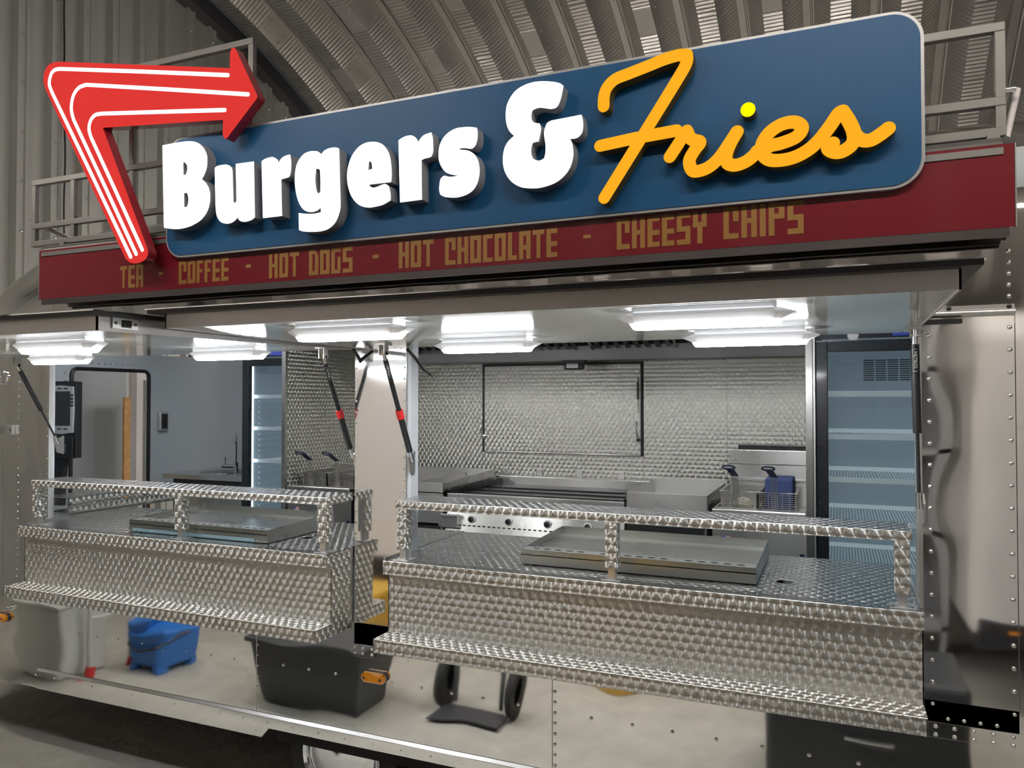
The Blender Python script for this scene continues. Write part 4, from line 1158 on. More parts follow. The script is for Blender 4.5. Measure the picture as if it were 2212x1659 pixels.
# closed rear hatch with rubber seal
BH = thing('rear_hatch', 'closed swirl-polished hatch with black rubber seal in the kitchen wall', 'hatch', (-1.525, YW-.004, 1.305))
MB().box(-2.014, -1.036, YW-.006, YW-.002, 1.306, 1.822).build('hatch_panel', 'turned_wall', BH)
fr = MB()
fr.box(-2.023, -2.013, YW-.012, YW-.003, 1.30, 1.828).box(-1.038, -1.030, YW-.012, YW-.003, 1.302, 1.828).box(-2.02, -1.03, YW-.012, YW-.003, 1.821, 1.829)
fr.build('seal', 'black_rubber', BH)
MB().box(-2.01, -1.035, YW-.010, YW-.003, 1.299, 1.307).build('lower_edge', 'brushed_h', BH)
MB().cyl((-1.052, YW-.02, 1.715), (-1.050, YW-.02, 1.62), .006, 10).build('stay', 'black_plastic', BH, smooth=True)
MB().cyl((-1.050, YW-.02, 1.62), (-1.046, YW-.02, 1.545), .0028, 8).cyl((-1.053, YW-.02, 1.74), (-1.052, YW-.02, 1.715), .004, 8).build('stay_rod', 'chrome', BH, smooth=True)
MB().tube([(-1.058,YW-.018,1.50),(-1.060,YW-.026,1.46),(-1.055,YW-.022,1.415),(-1.046,YW-.014,1.40)], .004, 8).build('right_latch', 'chrome', BH, smooth=True)
MB().cyl((-1.05,YW-.03,1.39), (-1.05,YW-.005,1.39), .010, 10).build('latch_knob', 'black_plastic', BH)
MB().tube([(-2.028,YW-.014,1.50),(-2.032,YW-.026,1.44),(-2.024,YW-.02,1.41)], .0045, 8).build('left_latch', 'chrome', BH, smooth=True)
MB().lathe((-2.012,YW-.006,1.396), [(.016,0),(.016,-.014),(.010,-.02),(.0001,-.022)], 'y', 16).build('latch_knob', 'chrome', BH, smooth=True)

# extraction hood with baffle filters
HD = thing('extraction_hood', 'long steel extraction hood with baffle filters above the kitchen wall', 'hood', (-1.3, 1.6, 1.84))
HX0, HX1 = -2.62, -.145
MB().box(HX0, HX1, 1.700, 1.705, 1.842, 1.918).build('gutter_front', 'hood_steel', HD)
MB().box(HX0, HX1, 1.700, 1.895, 1.838, 1.843).build('gutter_base', 'hood_steel', HD)
MB().hexa([(HX0,1.05,2.16),(HX1,1.05,2.16),(HX1,1.70,1.918),(HX0,1.70,1.918),(HX0,1.05,2.18),(HX1,1.05,2.18),(HX1,1.72,1.93),(HX0,1.72,1.93)]).build('hood_back', 'dark_trim', HD)
MB().box(HX0, HX1, 1.04, 1.05, 2.10, 2.26).build('hood_front', 'hood_steel', HD)
def fpt(y, off):
    k = (2.16-1.918)/(1.05-1.70); return (y, 1.918 + (y-1.70)*k - off)
baf = MB()
y0_, z0_ = fpt(1.695, .02); y1_, z1_ = fpt(1.10, .02)
baf.add([(-.0,y0_,z0_),(.028,y0_,z0_),(.028,y1_,z1_),(0,y1_,z1_),(-.0,y0_,z0_+.012),(.028,y0_,z0_+.012),(.028,y1_,z1_+.012),(0,y1_,z1_+.012)], [(0,3,2,1),(4,5,6,7),(0,1,5,4),(1,2,6,5),(2,3,7,6),(3,0,4,7)])
bafm = baf.mesh('baffle', 'chrome')
for k in range(4):
    fx = -2.36 + k*.56
    y0f, z0f = fpt(1.698, .006); y1f, z1f = fpt(1.09, .006)
    frm = MB()
    for a, b in ((fx-.022, fx-.008), (fx+.438, fx+.452)):
        if b > fx: f = frm.build('filter', 'brushed', HD); frm = MB()
        frm.hexa([(a,y1f,z1f-.02),(b,y1f,z1f-.02),(b,y0f,z0f-.02),(a,y0f,z0f-.02),(a,y1f,z1f),(b,y1f,z1f),(b,y0f,z0f),(a,y0f,z0f)])
    frm.build('filter_edge', 'brushed', f)
    for j in range(8): put('baffle', bafm, f, (fx + .006 + j*.055, 0, 0))
HLMP = thing('hood_lamp', 'small bulkhead lamp under the hood above the rear hatch', 'lamp', (-1.36, 1.70, 1.84))
MB().box(-1.425, -1.295, 1.665, 1.70, 1.820, 1.838).build('mount', 'dark_trim', HLMP)
MB().box(-1.415, -1.305, 1.655, 1.70, 1.784, 1.822).build('housing', 'black_plastic', HLMP, bevel=.008, segs=3)
MB().box(-1.398, -1.330, 1.652, 1.656, 1.793, 1.818).build('lens', 'sticker_white', HLMP)

# partitions
P1 = MB().box(-2.937, -2.92, YA, YW, ZF, 2.26).build('partition', 'turned_wall', TR)
MB().box(-2.942, -2.915, YA-.008, YA+.012, ZF, 2.26).build('partition_edge', 'brushed', P1)
P2 = MB().box(-.137, -.107, YA-.02, YW, ZF, 2.26).build('partition', 'steel', TR, bevel=.002)
MB().box(-.106, -.098, YA-.018, YA+.0, ZF, 2.2).build('partition_edge', 'aluminium', P2)

# unseen light strips added under the trailer ceiling to brighten the kitchen
for i, x in enumerate((-3.4, -2.3, -1.2, -.3)):
    t = thing('added_strip_light', ('unseen strip light added under the trailer ceiling above the sink', 'unseen strip light added under the trailer ceiling behind the pillar', 'unseen strip light added under the trailer ceiling before the rear hatch', 'unseen strip light added under the trailer ceiling before the right fridge')[i], 'light', (x, .75, 2.28), 'strip lights added inside the trailer')
    MB().box(x-.3, x+.3, .71, .79, 2.255, 2.28).build('housing', 'led_base', t)
    MB().box(x-.29, x+.29, .718, .782, 2.248, 2.256).build('diffuser', 'kitchen_fill', t)

# ------------------------------------------------------------------ glass-door fridges
def fridge(x0, x1, yf, shelves, label, vents, wires, hinge_left):
    t = thing('display_fridge', label, 'fridge', ((x0+x1)/2, yf+.3, ZF))
    z1 = 2.0; fw = .048; zg = 1.822
    yb = min(yf+.62, 1.885)
    c = MB().box(x0, x0+.02, yf+.02, yb, ZF, z1).box(x1-.02, x1, yf+.02, yb, ZF, z1).box(x0, x1, yf+.02, yb, z1-.02, z1).box(x0, x1, yb-.01, yb, ZF, z1)
    c.build('cabinet', 'black_paint', t)
    d = MB().box(x0, x0+fw, yf, yf+.035, ZF+.05, zg+fw).box(x1-fw, x1, yf, yf+.035, ZF+.05, zg+fw).box(x0+fw, x1-fw, yf, yf+.035, zg, zg+fw).box(x0+fw, x1-fw, yf, yf+.035, ZF+.05, ZF+.12)
    d = d.build('door', 'black_paint', t, bevel=.003)
    MB().box(x0+fw, x1-fw, yf+.012, yf+.016, ZF+.12, zg).build('door_glass', 'fridge_glass', d)
    h = MB().box(x0, x1, yf+.006, yf+.03, zg+fw+.008, 2.0).build('header', 'black_paint', t)
    xm = (x0+x1)/2
    MB().box(xm-.01, xm+.09, yf+.003, yf+.006, zg+fw+.014, 1.96).build('blue_badge', 'sticker_blue', h)
    MB().cyl((xm-.16, yf+.006, zg+fw+.02), (xm-.16, yf+.003, zg+fw+.02), .022, 18).build('dial', 'aluminium', h)
    ins = MB()
    a, b = x0+.024, x1-.024
    ins.add([(a,yf+.04,ZF),(a,yb-.012,ZF),(a,yb-.012,z1-.03),(a,yf+.04,z1-.03),(b,yf+.04,ZF),(b,yb-.012,ZF),(b,yb-.012,z1-.03),(b,yf+.04,z1-.03)],
            [(0,1,2,3),(4,7,6,5),(1,5,6,2),(3,2,6,7)])
    inn = ins.build('interior', 'fridge_in_glow', t)
    MB().box(a+.0, a+.012, yf+.045, yf+.06, ZF+.1, zg).build('light_tube', 'fridge_led' if vents else 'fridge_shelf_glow', inn)
    if vents:
        mb = MB()
        for k in range(24):
            z = 1.60 - k*.034
            mb.hexa([(a,yf+.12,z),(a+.014,yf+.12,z),(a+.014,yb-.03,z),(a,yb-.03,z),(a,yf+.12,z+.018),(a+.004,yf+.12,z+.012),(a+.004,yb-.03,z+.012),(a,yb-.03,z+.018)])
        mb.build('air_louvres', 'fridge_in_glow', inn)
    else:
        g = MB().box(xm-.11, xm+.11, yb-.018, yb-.012, 1.705, 1.82).build('grille', 'fridge_in_glow', inn)
        for i in range(4):
            for k in range(10):
                x = xm - .105 + i*.053
                MB().box(x, x+.046, yb-.0195, yb-.0175, 1.712 + k*.0107, 1.7165 + k*.0107).build('grille_slot', 'black_plastic', g)
        mb = MB()
        for k in range(30):
            z = 1.62 - k*.032; mb.box(a, a+.014, yf+.08, yf+.10, z, z+.016).box(b-.014, b, yf+.08, yf+.10, z, z+.016)
        mb.build('shelf_ladder', 'fridge_shelf_glow', inn)
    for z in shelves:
        s = MB().box(a+.004, b-.004, yf+.07, yf+.078, z-.010, z+.012).build('shelf', 'fridge_shelf_glow', t, bevel=.002)
        wm = MB()
        for k in range(wires):
            x = a + .01 + (b-a-.02)*k/(wires-1); wm.box(x-.0012, x+.0012, yf+.078, yb-.05, z+.002, z+.005)
        wm.box(a+.01, b-.01, yb-.056, yb-.050, z, z+.02)
        o = wm.build('shelf_wires', 'fridge_shelf_glow', s); o['kind'] = 'stuff'
    for xx in (x0+.05, x1-.05):
        for yy in (yf+.06, yb-.06): MB().cyl((xx,yy,ZF), (xx,yy,ZF+.03), .02, 10).build('foot', 'black_rubber', t)
    return t
fridge(-.096, .52, YA, [1.641, 1.457, 1.272, 1.09, .9, .7], 'tall black glass-door fridge at the right end of the kitchen', False, 44, True)
fridge(-3.376, -2.945, 1.30, [1.636, 1.44, 1.24, 1.04, .84, .64], 'slim black glass-door fridge between sink and steel partition', True, 24, True)

# ------------------------------------------------------------------ sink unit
SK = thing('sink_unit', 'stainless sink counter with round bowl left of the slim fridge', 'sink', (-3.74, 1.6, ZF))
MB().prism([[(-4.09,1.36),(-3.39,1.36),(-3.39,1.885),(-3.97,1.885),(-4.09,1.80)]], 1.105, 1.135, 'z').build('worktop', 'brushed_h', SK, bevel=.002)
MB().box(-4.04, -3.41, 1.40, 1.80, ZF, 1.10).build('cabinet', 'dark_trim', SK)
MB().box(-3.98, -3.42, 1.392, 1.40, .6, 1.065).build('door', 'brushed', SK)
b1 = MB().lathe((-3.80, 1.60, 1.1352), [(.165,0),(.165,.003),(.155,.003),(.15,-.0)], 'z', 32).build('bowl_rim', 'chrome', SK, smooth=True)
MB().disc((-3.80, 1.60, 1.1366), .152, 'z', 32).build('bowl', 'black_paint', b1)
b2 = MB().lathe((-3.50, 1.55, 1.1352), [(.10,0),(.10,.003),(.092,.003),(.09,0)], 'z', 28).build('bowl_rim', 'chrome', SK, smooth=True)
MB().disc((-3.50, 1.55, 1.1366), .091, 'z', 28).build('bowl', 'black_paint', b2)
TP = thing('mixer_tap', 'tall chrome swan-neck mixer tap on the sink counter', 'tap', (-3.79, 1.70, 1.135))
MB().cyl((-3.79,1.70,1.135), (-3.79,1.70,1.19), .020, 14).build('base', 'chrome', TP, smooth=True)
MB().tube([(-3.79,1.70,1.18),(-3.79,1.70,1.30),(-3.78,1.69,1.35),(-3.755,1.66,1.385),(-3.72,1.62,1.39),(-3.69,1.59,1.37),(-3.68,1.58,1.33)], .010, 10).build('spout', 'chrome', TP, smooth=True)
MB().cyl((-3.89,1.68,1.165), (-3.79,1.70,1.165), .014, 12).build('mixer_body', 'chrome', TP, smooth=True)
MB().cyl((-3.87,1.685,1.175), (-3.87,1.685,1.225), .005, 8).build('lever', 'chrome', TP, smooth=True)

# ------------------------------------------------------------------ coffee machine at the left end
CM = thing('coffee_machine', 'black coffee machine with silver bezel and dark screen at the left end', 'coffee machine', (-3.62, .35, 1.085))
cx0, cx1, cy = -3.735, -3.527, .30
MB().box(cx0, cx1, cy, cy+.035, 1.325, 1.712).build('body', 'black_plastic', CM, bevel=.004)
MB().box(cx0+.01, cx1-.012, cy-.012, cy+.01, 1.322, 1.435).build('drip_head', 'black_plastic', CM, bevel=.006)
bz = [(cx0-.0,1.448),(-3.63,1.443),(cx1-.012,1.452),(cx1-.006,1.56),(cx1-.012,1.684),(-3.63,1.692),(cx0,1.688)]
bzl = MB().prism([bz], cy-.010, cy+.001).build('bezel', 'bezel', CM, bevel=.003)
MB().box(-3.664, -3.557, cy-.013, cy-.009, 1.487, 1.660).build('screen', 'black_paint', bzl)
for k in range(4):
    for x in (-3.686, -3.544):
        MB().box(x-.009, x+.009, cy-.013, cy-.009, 1.640-k*.017-.006, 1.640-k*.017+.006).build('button', 'dark_trim', bzl, bevel=.001)
for z in (1.470, 1.674):
    for x in (-3.635, -3.59): MB().disc((x, cy-.0104, z), .018, 'y', 14, .004).build('bezel_mark', 'dark_trim', bzl)
mb = MB()
for k in range(6): mb.box(-3.602, -3.582, cy-.0135, cy-.0118, 1.355+k*.007, 1.3575+k*.007)
mb.build('vent_slots', 'aluminium', CM)
pts = [(-3.72, cy+.03, 1.325),(-3.72, cy+.03, 1.08),(-3.635, cy+.03, 1.08),(-3.632, cy+.03, 1.20),(-3.622, cy+.03, 1.28),(-3.60, cy+.03, 1.325)]
MB().prism([[(p[0], p[2]) for p in pts]], cy+.005, cy+.033).build('stand', 'black_plastic', CM, bevel=.003)

# ------------------------------------------------------------------ cooking line
BM_ = thing('warming_box', 'plain steel warming box with open tray top right of the pillar', 'warming box', (-2.15, 1.4, ZF))
x0, x1 = -2.44, -1.898
MB().box(x0, x1, YA, YA+.004, .96, 1.185).build('front', 'brushed', BM_, bevel=.001)
for a, b in ((x0, x0+.004), (x1-.004, x1)):
    MB().hexa([(a,YA,.96),(b,YA,.96),(b,1.80,.96),(a,1.80,.96),(a,YA,1.185),(b,YA,1.185),(b,1.80,1.205),(a,1.80,1.205)]).build('side', 'brushed', BM_)
MB().box(x0, x1, 1.796, 1.80, .96, 1.205).build('back', 'brushed', BM_)
MB().box(x0, x1, YA, 1.80, 1.13, 1.135).build('tray_base', 'brushed', BM_)
MB().box(-2.10, -2.09, YA+.01, 1.79, 1.135, 1.178).build('divider', 'brushed', BM_)
MB().box(x0, x1-.01, YA+.01, 1.80, ZF, .955).build('cabinet', 'brushed', BM_)
MB().box(x0+.02, x1-.03, YA+.004, YA+.010, .86, .94).build('drawer_front', 'brushed_h', BM_, bevel=.002)
MB().box(x0+.02, x1-.03, YA+.0, YA+.008, .945, .975).build('drawer_slot', 'black_plastic', BM_)

GR = thing('griddle', 'wide black-topped steel griddle with four control knobs', 'griddle', (-1.4, 1.45, ZF))
x0, x1 = -1.872, -.935
MB().box(x0, x1, YA+.02, 1.82, 1.06, 1.118).build('plate', 'griddle', GR, bevel=.003)
MB().box(x0, x1, YA-.01, YA+.02, 1.060, 1.136).build('front_rail', 'brushed', GR, bevel=.003)
for k, y in enumerate((1.30, 1.45, 1.60)): MB().box(x0+.01, x1-.01, y, y+.03, 1.118, 1.124).build('plate_bar', 'griddle', GR)
for a, b in ((x0, x0+.006), (x1-.006, x1)): MB().box(a, b, YA+.0, 1.82, 1.10, 1.150).build('side_guard', 'griddle', GR)
MB().box(x0-.03, x1+.05, 1.82, 1.88, 1.10, 1.165).build('back_rail', 'brushed', GR, bevel=.002)
MB().box(x0, x1, YA+.03, 1.82, ZF, 1.06).build('cabinet', 'brushed', GR)
MB().hexa([(x0,YA-.03,.945),(x1,YA-.03,.945),(x1,YA+.04,.945),(x0,YA+.04,.945),(x0,YA-.005,1.058),(x1,YA-.005,1.058),(x1,YA+.04,1.058),(x0,YA+.04,1.058)]).build('control_panel', 'brushed', GR)
for x in (-1.728, -1.523, -1.317, -1.112):
    kb = MB().lathe((x, YA-.016, 1.012), [(.021,0),(.021,-.004),(.017,-.005),(.0001,-.006)], 'y', 24).build('knob_dial', 'sticker_white', GR, smooth=True)
    MB().lathe((x, YA-.021, 1.012), [(.0145,0),(.0135,-.012),(.010,-.014),(.0001,-.015)], 'y', 20).box(x-.0035, x+.0035, YA-.040, YA-.022, 1.000, 1.024).build('knob', 'black_plastic', kb, smooth=True)
for k in range(26):
    x = -1.80 + k*.0275
    MB().box(x, x+.014, YA-.0255, YA-.020, .9755, .9815).build('air_slot', 'black_plastic', GR)
gd = MB().box(-1.882, -1.795, YA-.05, YA-.02, .965, 1.030).build('grease_drawer', 'aluminium', GR, bevel=.003)
MB().box(-1.886, -1.791, YA-.058, YA-.03, 1.022, 1.034).build('drawer_lip', 'aluminium', gd, bevel=.002)
for x in (-1.875, -1.65, -1.40, -1.15):
    MB().box(x-.018, x+.018, YW-.012, YW-.003, 1.165, 1.205).build('wall_clip', 'aluminium', GR, bevel=.001)

BB = thing('boiling_top', 'steel boiling top with sunken round burner between griddle and fryer', 'cooker', (-.74, 1.45, ZF))
x0, x1 = -.930, -.552
MB().box(x0, x1, YA, YA+.004, 1.075, 1.186).build('front', 'brushed', BB, bevel=.001)
for a, b in ((x0, x0+.004), (x1-.004, x1)): MB().box(a, b, YA, 1.72, 1.075, 1.186).build('side', 'brushed', BB)
MB().box(x0, x1, 1.716, 1.72, 1.075, 1.196).build('back', 'brushed', BB)
MB().box(x0, x1, YA, 1.72, 1.10, 1.106).build('base', 'brushed', BB)
MB().lathe((-.70, 1.45, 1.107), [(.15,0),(.15,.018),(.135,.026),(.05,.03),(.0001,.03)], 'z', 32).build('burner', 'griddle', BB, smooth=True)
MB().box(x0, x1-.01, YA+.02, 1.72, ZF, 1.075).build('cabinet', 'brushed', BB)
MB().box(x0+.005, x1-.02, YA+.0, YA+.02, .93, .99).build('lower_front', 'brushed_h', BB, bevel=.002)
MB().box(x0+.005, x1-.02, YA+.002, YA+.02, .995, 1.035).build('heat_slot', 'black_plastic', BB)
kb = MB().lathe((-.80, YA-.001, .962), [(.021,0),(.021,-.004),(.017,-.005),(.0001,-.006)], 'y', 24).build('knob_dial', 'sticker_white', BB, smooth=True)
MB().lathe((-.80, YA-.006, .962), [(.0145,0),(.0135,-.012),(.010,-.014),(.0001,-.015)], 'y', 20).build('knob', 'black_plastic', kb, smooth=True)

def basket(x0, x1, y0, y1, z0, z1, label, flip):
    t = thing('fryer_basket', label, 'fryer basket', ((x0+x1)/2, (y0+y1)/2, z0), 'wire baskets in the fryers')
    tp = .012
    rim = MB().tube([(x0,y0,z1),(x1,y0,z1),(x1,y1,z1),(x0,y1,z1)], .0026, 6, closed=True)
    rim.build('rim', 'wire', t)
    mb = MB(); th = .0011
    n = 13
    for k in range(n):
        f = k/(n-1); z = z0 + (z1-z0)*f; i = tp*(1-f)
        mb.box(x0+i, x1-i, y0+i-th, y0+i+th, z-th, z+th).box(x0+i, x1-i, y1-i-th, y1-i+th, z-th, z+th)
        mb.box(x0+i-th, x0+i+th, y0+i, y1-i, z-th, z+th).box(x1-i-th, x1-i+th, y0+i, y1-i, z-th, z+th)
    for k in range(15):
        x = x0 + tp + (x1-x0-2*tp)*k/14
        mb.box(x-th, x+th, y1-tp-th, y1-tp+th, z0, z1).box(x-th, x+th, y0+tp, y1-tp, z0-th, z0+th)
        if k % 3 == 0: mb.box(x-th, x+th, y0+tp-th, y0+tp+th, z0, z1)
    for k in range(20):
        y = y0 + tp + (y1-y0-2*tp)*k/19
        mb.box(x0+tp, x1-tp, y-th, y+th, z0-th, z0+th)
    o = mb.build('wire_mesh', 'wire', t); o['kind'] = 'stuff'
    for a, b in ((x0+.004, x0+.006), (x1-.006, x1-.004)):
        MB().hexa([(a,y0+.01,z0),(b,y0+.01,z0),(b,y1-.01,z0),(a,y1-.01,z0),(a,y0,z1),(b,y0,z1),(b,y1,z1),(a,y1,z1)]).build('end_plate', 'brushed', t)
    xm = (x0+x1)/2 - .012
    hw = MB()
    for k in range(4):
        x = xm - .012 + k*.008
        hw.tube([(x,y0-.006,z0+.01),(x,y0-.006,z1),(x-.002,y0-.012,z1+.075)], .0020, 6)
    hw.build('handle_wires', 'wire', t, smooth=True)
    a = Vector((xm, y0-.012, z1+.075)); dx = -.018
    MB().hexa([(a.x-.016,a.y-.004,a.z-.004),(a.x+.016,a.y-.004,a.z-.004),(a.x+.016,a.y+.004,a.z-.004),(a.x-.016,a.y+.004,a.z-.004),
               (a.x+dx-.018,a.y-.045,a.z+.032),(a.x+dx+.014,a.y-.045,a.z+.032),(a.x+dx+.014,a.y-.037,a.z+.036),(a.x+dx-.018,a.y-.037,a.z+.036)]).build('handle_neck', 'navy', t, bevel=.001)
    c = Vector((a.x+dx-.002, a.y-.066, a.z+.040))
    MB().tube([(c.x+.027*math.cos(R(30*k)), c.y+.027*math.sin(R(30*k)), c.z+.010*math.sin(R(30*k))*(-1)) for k in range(12)], .0038, 6, closed=True).build('handle_loop', 'navy', t, smooth=True)
    return t

def fryer(x0, x1, label, blabels, back):
    t = thing('deep_fryer', label, 'fryer', ((x0+x1)/2, 1.4, ZF), 'steel deep fryers')
    MB().box(x0, x1, YA+.01, 1.66, ZF, 1.09).build('cabinet', 'brushed', t, bevel=.002)
    MB().box(x0, x1, YA-.012, YA+.075, 1.108, 1.131).build('top_front', 'brushed', t, bevel=.006, segs=3)
    MB().box(x0, x1, YA+.008, YA+.011, .90, 1.108).build('front_door', 'brushed', t)
    for a, b in ((x0, x0+.012), (x1-.012, x1)): MB().box(a, b, YA+.07, 1.66, 1.09, 1.128).build('top_side', 'brushed', t)
    MB().box(x0+.012, x1-.012, YA+.075, 1.62, 1.04, 1.05).build('oil_pan', 'griddle', t)
    zb = 1.366 if back else 1.22
    MB().box(x0+.012, x1+.0, 1.64, 1.66, 1.09, zb-.072).build('back_panel', 'brushed', t, bevel=.002)
    MB().box(x0+.012, x1+.0, 1.632, 1.66, zb-.07, zb).build('back_cap', 'brushed', t, bevel=.002)
    MB().cyl((x0+.02, 1.61, 1.22), (x1-.02, 1.61, 1.22), .004, 8).build('basket_rail', 'chrome', t)
    if back:
        MB().box(x0+.055, x1-.005, 1.66, 1.74, 1.33, 1.388).build('flue', 'black_paint', t)
    fx = x0 + .055
    fl_ = MB().box(fx-.012, fx+.022, YA+.0072, YA+.0078, .985, 1.010).build('flag_sticker', 'sticker_white', t)
    for k in range(3): MB().box(fx-.012, fx+.022, YA+.0066, YA+.0071, 1.0075-k*.0055, 1.0102-k*.0055).build('flag_stripe', 'sticker_red', fl_)
    MB().box(fx-.012, fx+.002, YA+.0058, YA+.0064, 1.001, 1.0102).build('flag_corner', 'sticker_blue', fl_)
    MB().box(x1-.03, x1-.010, YA+.0068, YA+.0078, .925, .952).build('maker_badge', 'navy', t)
    xm = (x0+x1)/2 - .01
    b1 = basket(x0+.022, xm-.003, 1.24, 1.56, 1.085, 1.200, blabels[0], False)
    b2 = basket(xm+.003, x1-.045, 1.24, 1.56, 1.085, 1.200, blabels[1], False)
    return xm
xm = fryer(-.534, -.136, 'steel deep fryer with tall back panel beside the right partition', ('wire fryer basket holding a pale round puck in the right fryer', 'wire fryer basket holding a blue block in the right fryer'), True)
fryer(-2.905, -2.475, 'steel deep fryer behind the strut left of the pillar', ('wire fryer basket next to the steel partition', 'wire fryer basket half hidden by the pillar'), False)
t = MB().box(xm+.022, -.20, 1.33, 1.52, 1.10, 1.255).build('blue_block', 'blue_sponge', bevel=.008)
tag(t, 'blue foam block in the right fryer basket', 'foam block')
t = MB().lathe((-.415, 1.27, 1.125), [(.0001,0),(.042,0),(.045,.004),(.045,.016),(.042,.020),(.0001,.020)], 'y', 32).build('round_puck', 'cream', smooth=True)
tag(t, 'pale round disc standing in the left basket of the right fryer', 'disc')
# ================================================================== things in the hall that the polished side mirrors
def lathe_box(mb, x0, x1, y0, y1, z0, z1, ins):
    mb.hexa([(x0+ins,y0+ins,z0),(x1-ins,y0+ins,z0),(x1-ins,y1-ins,z0),(x0+ins,y1-ins,z0),(x0,y0,z1),(x1,y0,z1),(x1,y1,z1),(x0,y1,z1)])
# mop bucket
t = thing('mop_bucket', 'blue plastic mop bucket mirrored in the trailer side', 'bucket', (-3.77, -1.08, 0))
mb = MB(); lathe_box(mb, -3.93, -3.62, -1.21, -.95, .035, .26, .035); mb.build('tub', 'mop_blue', t, bevel=.02, segs=3)
mb = MB(); lathe_box(mb, -3.94, -3.76, -1.20, -.96, .22, .305, .02); mb.build('wringer', 'mop_blue', t, bevel=.01)
for x in (-3.87, -3.68):
    for y in (-1.16, -1.0): MB().box(x-.025, x+.025, y-.025, y+.025, 0, .05).build('foot', 'mop_blue', t, bevel=.005)
MB().tube([(-3.935,-1.08,.24),(-3.91,-.95,.19),(-3.78,-.935,.16),(-3.64,-.95,.19),(-3.615,-1.08,.24)], .008, 8).build('handle', 'black_plastic', t, smooth=True)
# white bin
t = thing('plastic_bin', 'off-white rectangular plastic bin mirrored at the left of the trailer side', 'bin', (-4.32, -.82, 0))
mb = MB(); lathe_box(mb, -4.54, -4.10, -.98, -.66, 0, .42, .02); mb.build('shell', 'bin_white', t, bevel=.03, segs=4)
mb = MB(); lathe_box(mb, -4.55, -4.09, -.99, -.65, .405, .43, .002); mb.build('rim', 'bin_white', t, bevel=.008)
# folding frame with red feet
t = thing('folding_frame', 'white folding frame with red feet mirrored between the bin and the blue bucket', 'frame', (-4.02, -.80, 0))
for x0_, x1_, y_ in ((-4.05, -3.99, -.78), (-4.0, -4.03, -1.05)):
    MB().cyl((x0_, y_, .04), (x1_, y_-.05, .62), .016, 10).build('leg', 'bin_white', t, smooth=True)
    MB().cyl((x0_, y_, 0), (x0_+.004, y_-.004, .06), .021, 10).build('red_foot', 'red_clip', t, smooth=True)
MB().cyl((-4.015, -.81, .35), (-4.015, -1.08, .35), .008, 8).build('spreader', 'bin_white', t, smooth=True)
# dark tote
t = thing('storage_tote', 'black plastic storage tote mirrored below the pillar', 'tote', (-2.55, -1.05, 0))
mb = MB(); lathe_box(mb, -2.90, -2.22, -1.25, -.85, .0, .35, .05); mb.build('tub', 'dark_tote', t, bevel=.02)
MB().box(-2.93, -2.19, -1.28, -.82, .34, .37).build('rim', 'dark_tote', t, bevel=.008)
t = thing('yellow_crate', 'yellow plastic crate mirrored behind the black tote', 'crate', (-3.0, -1.75, 0))
mb = MB(); lathe_box(mb, -3.34, -2.66, -1.98, -1.55, .0, .40, .02); mb.build('shell', 'crate_yellow', t, bevel=.015)
MB().box(-3.36, -2.64, -2.0, -1.53, .38, .42).build('rim', 'crate_yellow', t, bevel=.006)
# yellow barrel farther right
t = thing('yellow_barrel', 'yellow barrel mirrored softly in the right counter front', 'barrel', (-1.15, -2.05, 0))
MB().lathe((-1.15, -2.05, 0), [(.0001,0),(.26,0),(.28,.03),(.275,.30),(.285,.32),(.275,.34),(.275,.60),(.285,.62),(.275,.64),(.28,.90),(.26,.93),(.0001,.92)], 'z', 28).build('shell', 'crate_yellow', t, smooth=True)
MB().lathe((-1.15, -2.05, 0), [(.04,.93),(.04,.945),(.0001,.945)], 'z', 14).build('bung', 'black_plastic', t)
# hand truck
t = thing('hand_truck', 'dark hand truck mirrored under the right counter', 'hand truck', (-1.75, -1.25, 0))
for x in (-1.88, -1.62): MB().cyl((x, -1.25, .05), (x, -1.42, 1.05), .014, 10).build('rail', 'dark_trim', t, smooth=True)
for z in (.25, .55, .85): MB().cyl((-1.88, -1.25-.17*(z-.05), z), (-1.62, -1.25-.17*(z-.05), z), .010, 8).build('rung', 'dark_trim', t, smooth=True)
MB().box(-1.93, -1.57, -1.25, -1.05, .02, .03).build('toe_plate', 'dark_trim', t)
for x in (-1.95, -1.55):
    w = MB().lathe((x, -1.30, .12), [(.05,-.02),(.11,-.022),(.12,0),(.11,.022),(.05,.02)], 'x', 24).build('wheel', 'tyre', t, smooth=True)
    MB().lathe((x, -1.30, .12), [(.0001,-.02),(.05,-.02),(.05,.02),(.0001,.02)], 'x', 16).build('hub', 'bin_white', w)
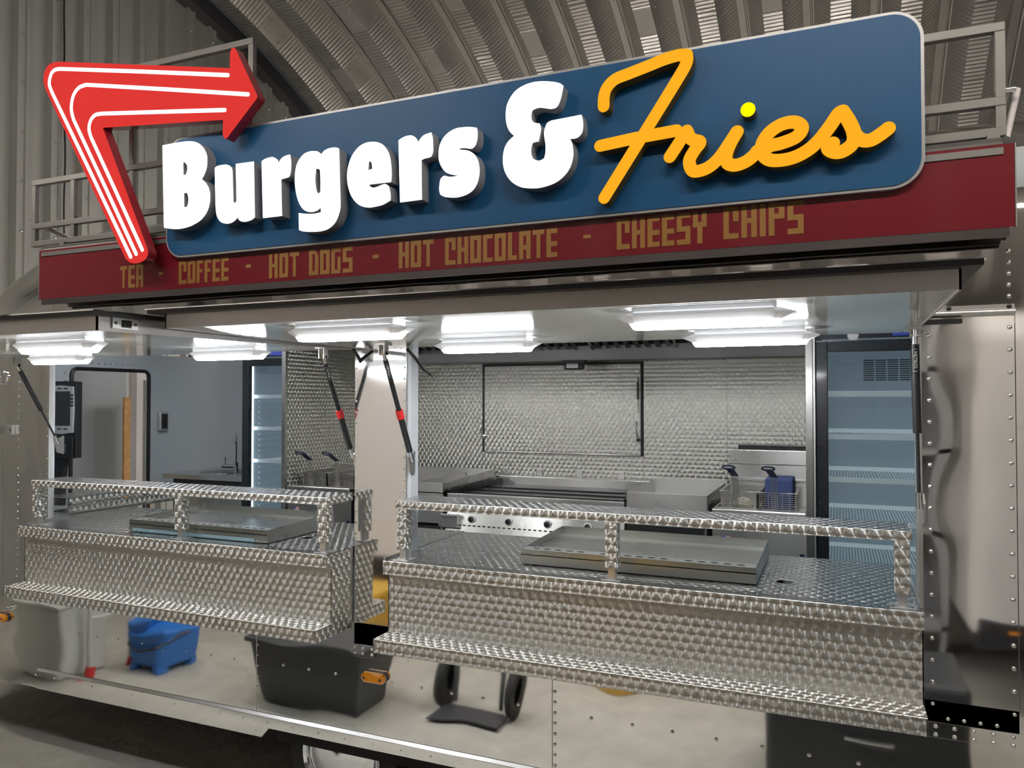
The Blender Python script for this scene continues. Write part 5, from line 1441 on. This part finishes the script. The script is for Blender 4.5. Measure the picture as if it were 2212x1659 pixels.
# equipment case
t = thing('equipment_case', 'dark equipment case mirrored under the right end of the counter', 'case', (.09, -1.2, 0))
MB().box(-.28, .46, -1.45, -.95, .06, .52).build('shell', 'dark_tote', t, bevel=.02)
MB().box(-.29, .47, -1.46, -.94, .40, .43).build('lid_band', 'aluminium', t)
for x in (-.20, .38):
    for y in (-1.38, -1.02): MB().cyl((x, y, 0), (x, y, .07), .03, 12).build('castor', 'tyre', t)
MB().tube([(.0,-.945,.25),(.0,-.925,.27),(.18,-.925,.27),(.18,-.945,.25)], .008, 8).build('handle', 'chrome', t, smooth=True)
# white vans parked across the hall
def van(x0, x1, y1, z1, label, dirn):
    y0 = y1 - 1.8
    t = thing('white_van', label, 'van', ((x0+x1)/2, (y0+y1)/2, 0), 'white vans parked across the hall')
    MB().box(x0, x1, y0, y1, .36, z1).build('body', 'van_white', t, bevel=.12, segs=5)
    MB().box(x0+.03, x1-.03, y0+.03, y1+.012, .33, .52).build('sill', 'van_dark', t, bevel=.02)
    MB().box(x0+.14, x0+.20, y1-.05, y1+.018, .44, .465).build('marker', 'amber', t)
    for x in (x0+.55, x1-.55):
        for yy in (y1-.10, y0+.10):
            w = MB().lathe((x, yy, .33), [(.18,-.09),(.31,-.09),(.33,-.05),(.33,.05),(.31,.09),(.18,.09)], 'y', 32).build('wheel', 'tyre', t, smooth=True)
            MB().lathe((x, yy, .33), [(.0001,-.08),(.18,-.08),(.18,.085),(.0001,.075)], 'y', 24).build('hub', 'aluminium', w, smooth=True)
    for zz in (1.0, 1.5): MB().box(x0+.2, x1-.2, y1-.002, y1+.003, zz, zz+.012).build('swage_line', 'van_white', t)
    return t
van(.60, 3.9, -2.15, 2.05, 'white van to the right of the camera, mirrored at the right edge', 1)
van(-3.75, -1.75, -2.25, 2.15, 'white van mirrored in the pillar between the hatches', 1)

# dark shelving behind the camera
t = thing('steel_shelving', 'tall dark steel shelving mirrored beside the right rivet row', 'shelving', (.33, -2.9, 0))
for x in (.08, .54):
    for y in (-3.1, -2.72): MB().box(x-.02, x+.02, y-.02, y+.02, 0, 2.3).build('upright', 'shelf_grey', t)
for z in (.3, .8, 1.3, 1.8, 2.28): MB().box(.06, .56, -3.12, -2.70, z, z+.03).build('shelf', 'shelf_grey', t)
MB().box(.06, .56, -3.13, -3.12, 0, 2.3).build('back_sheet', 'shelf_grey', t)
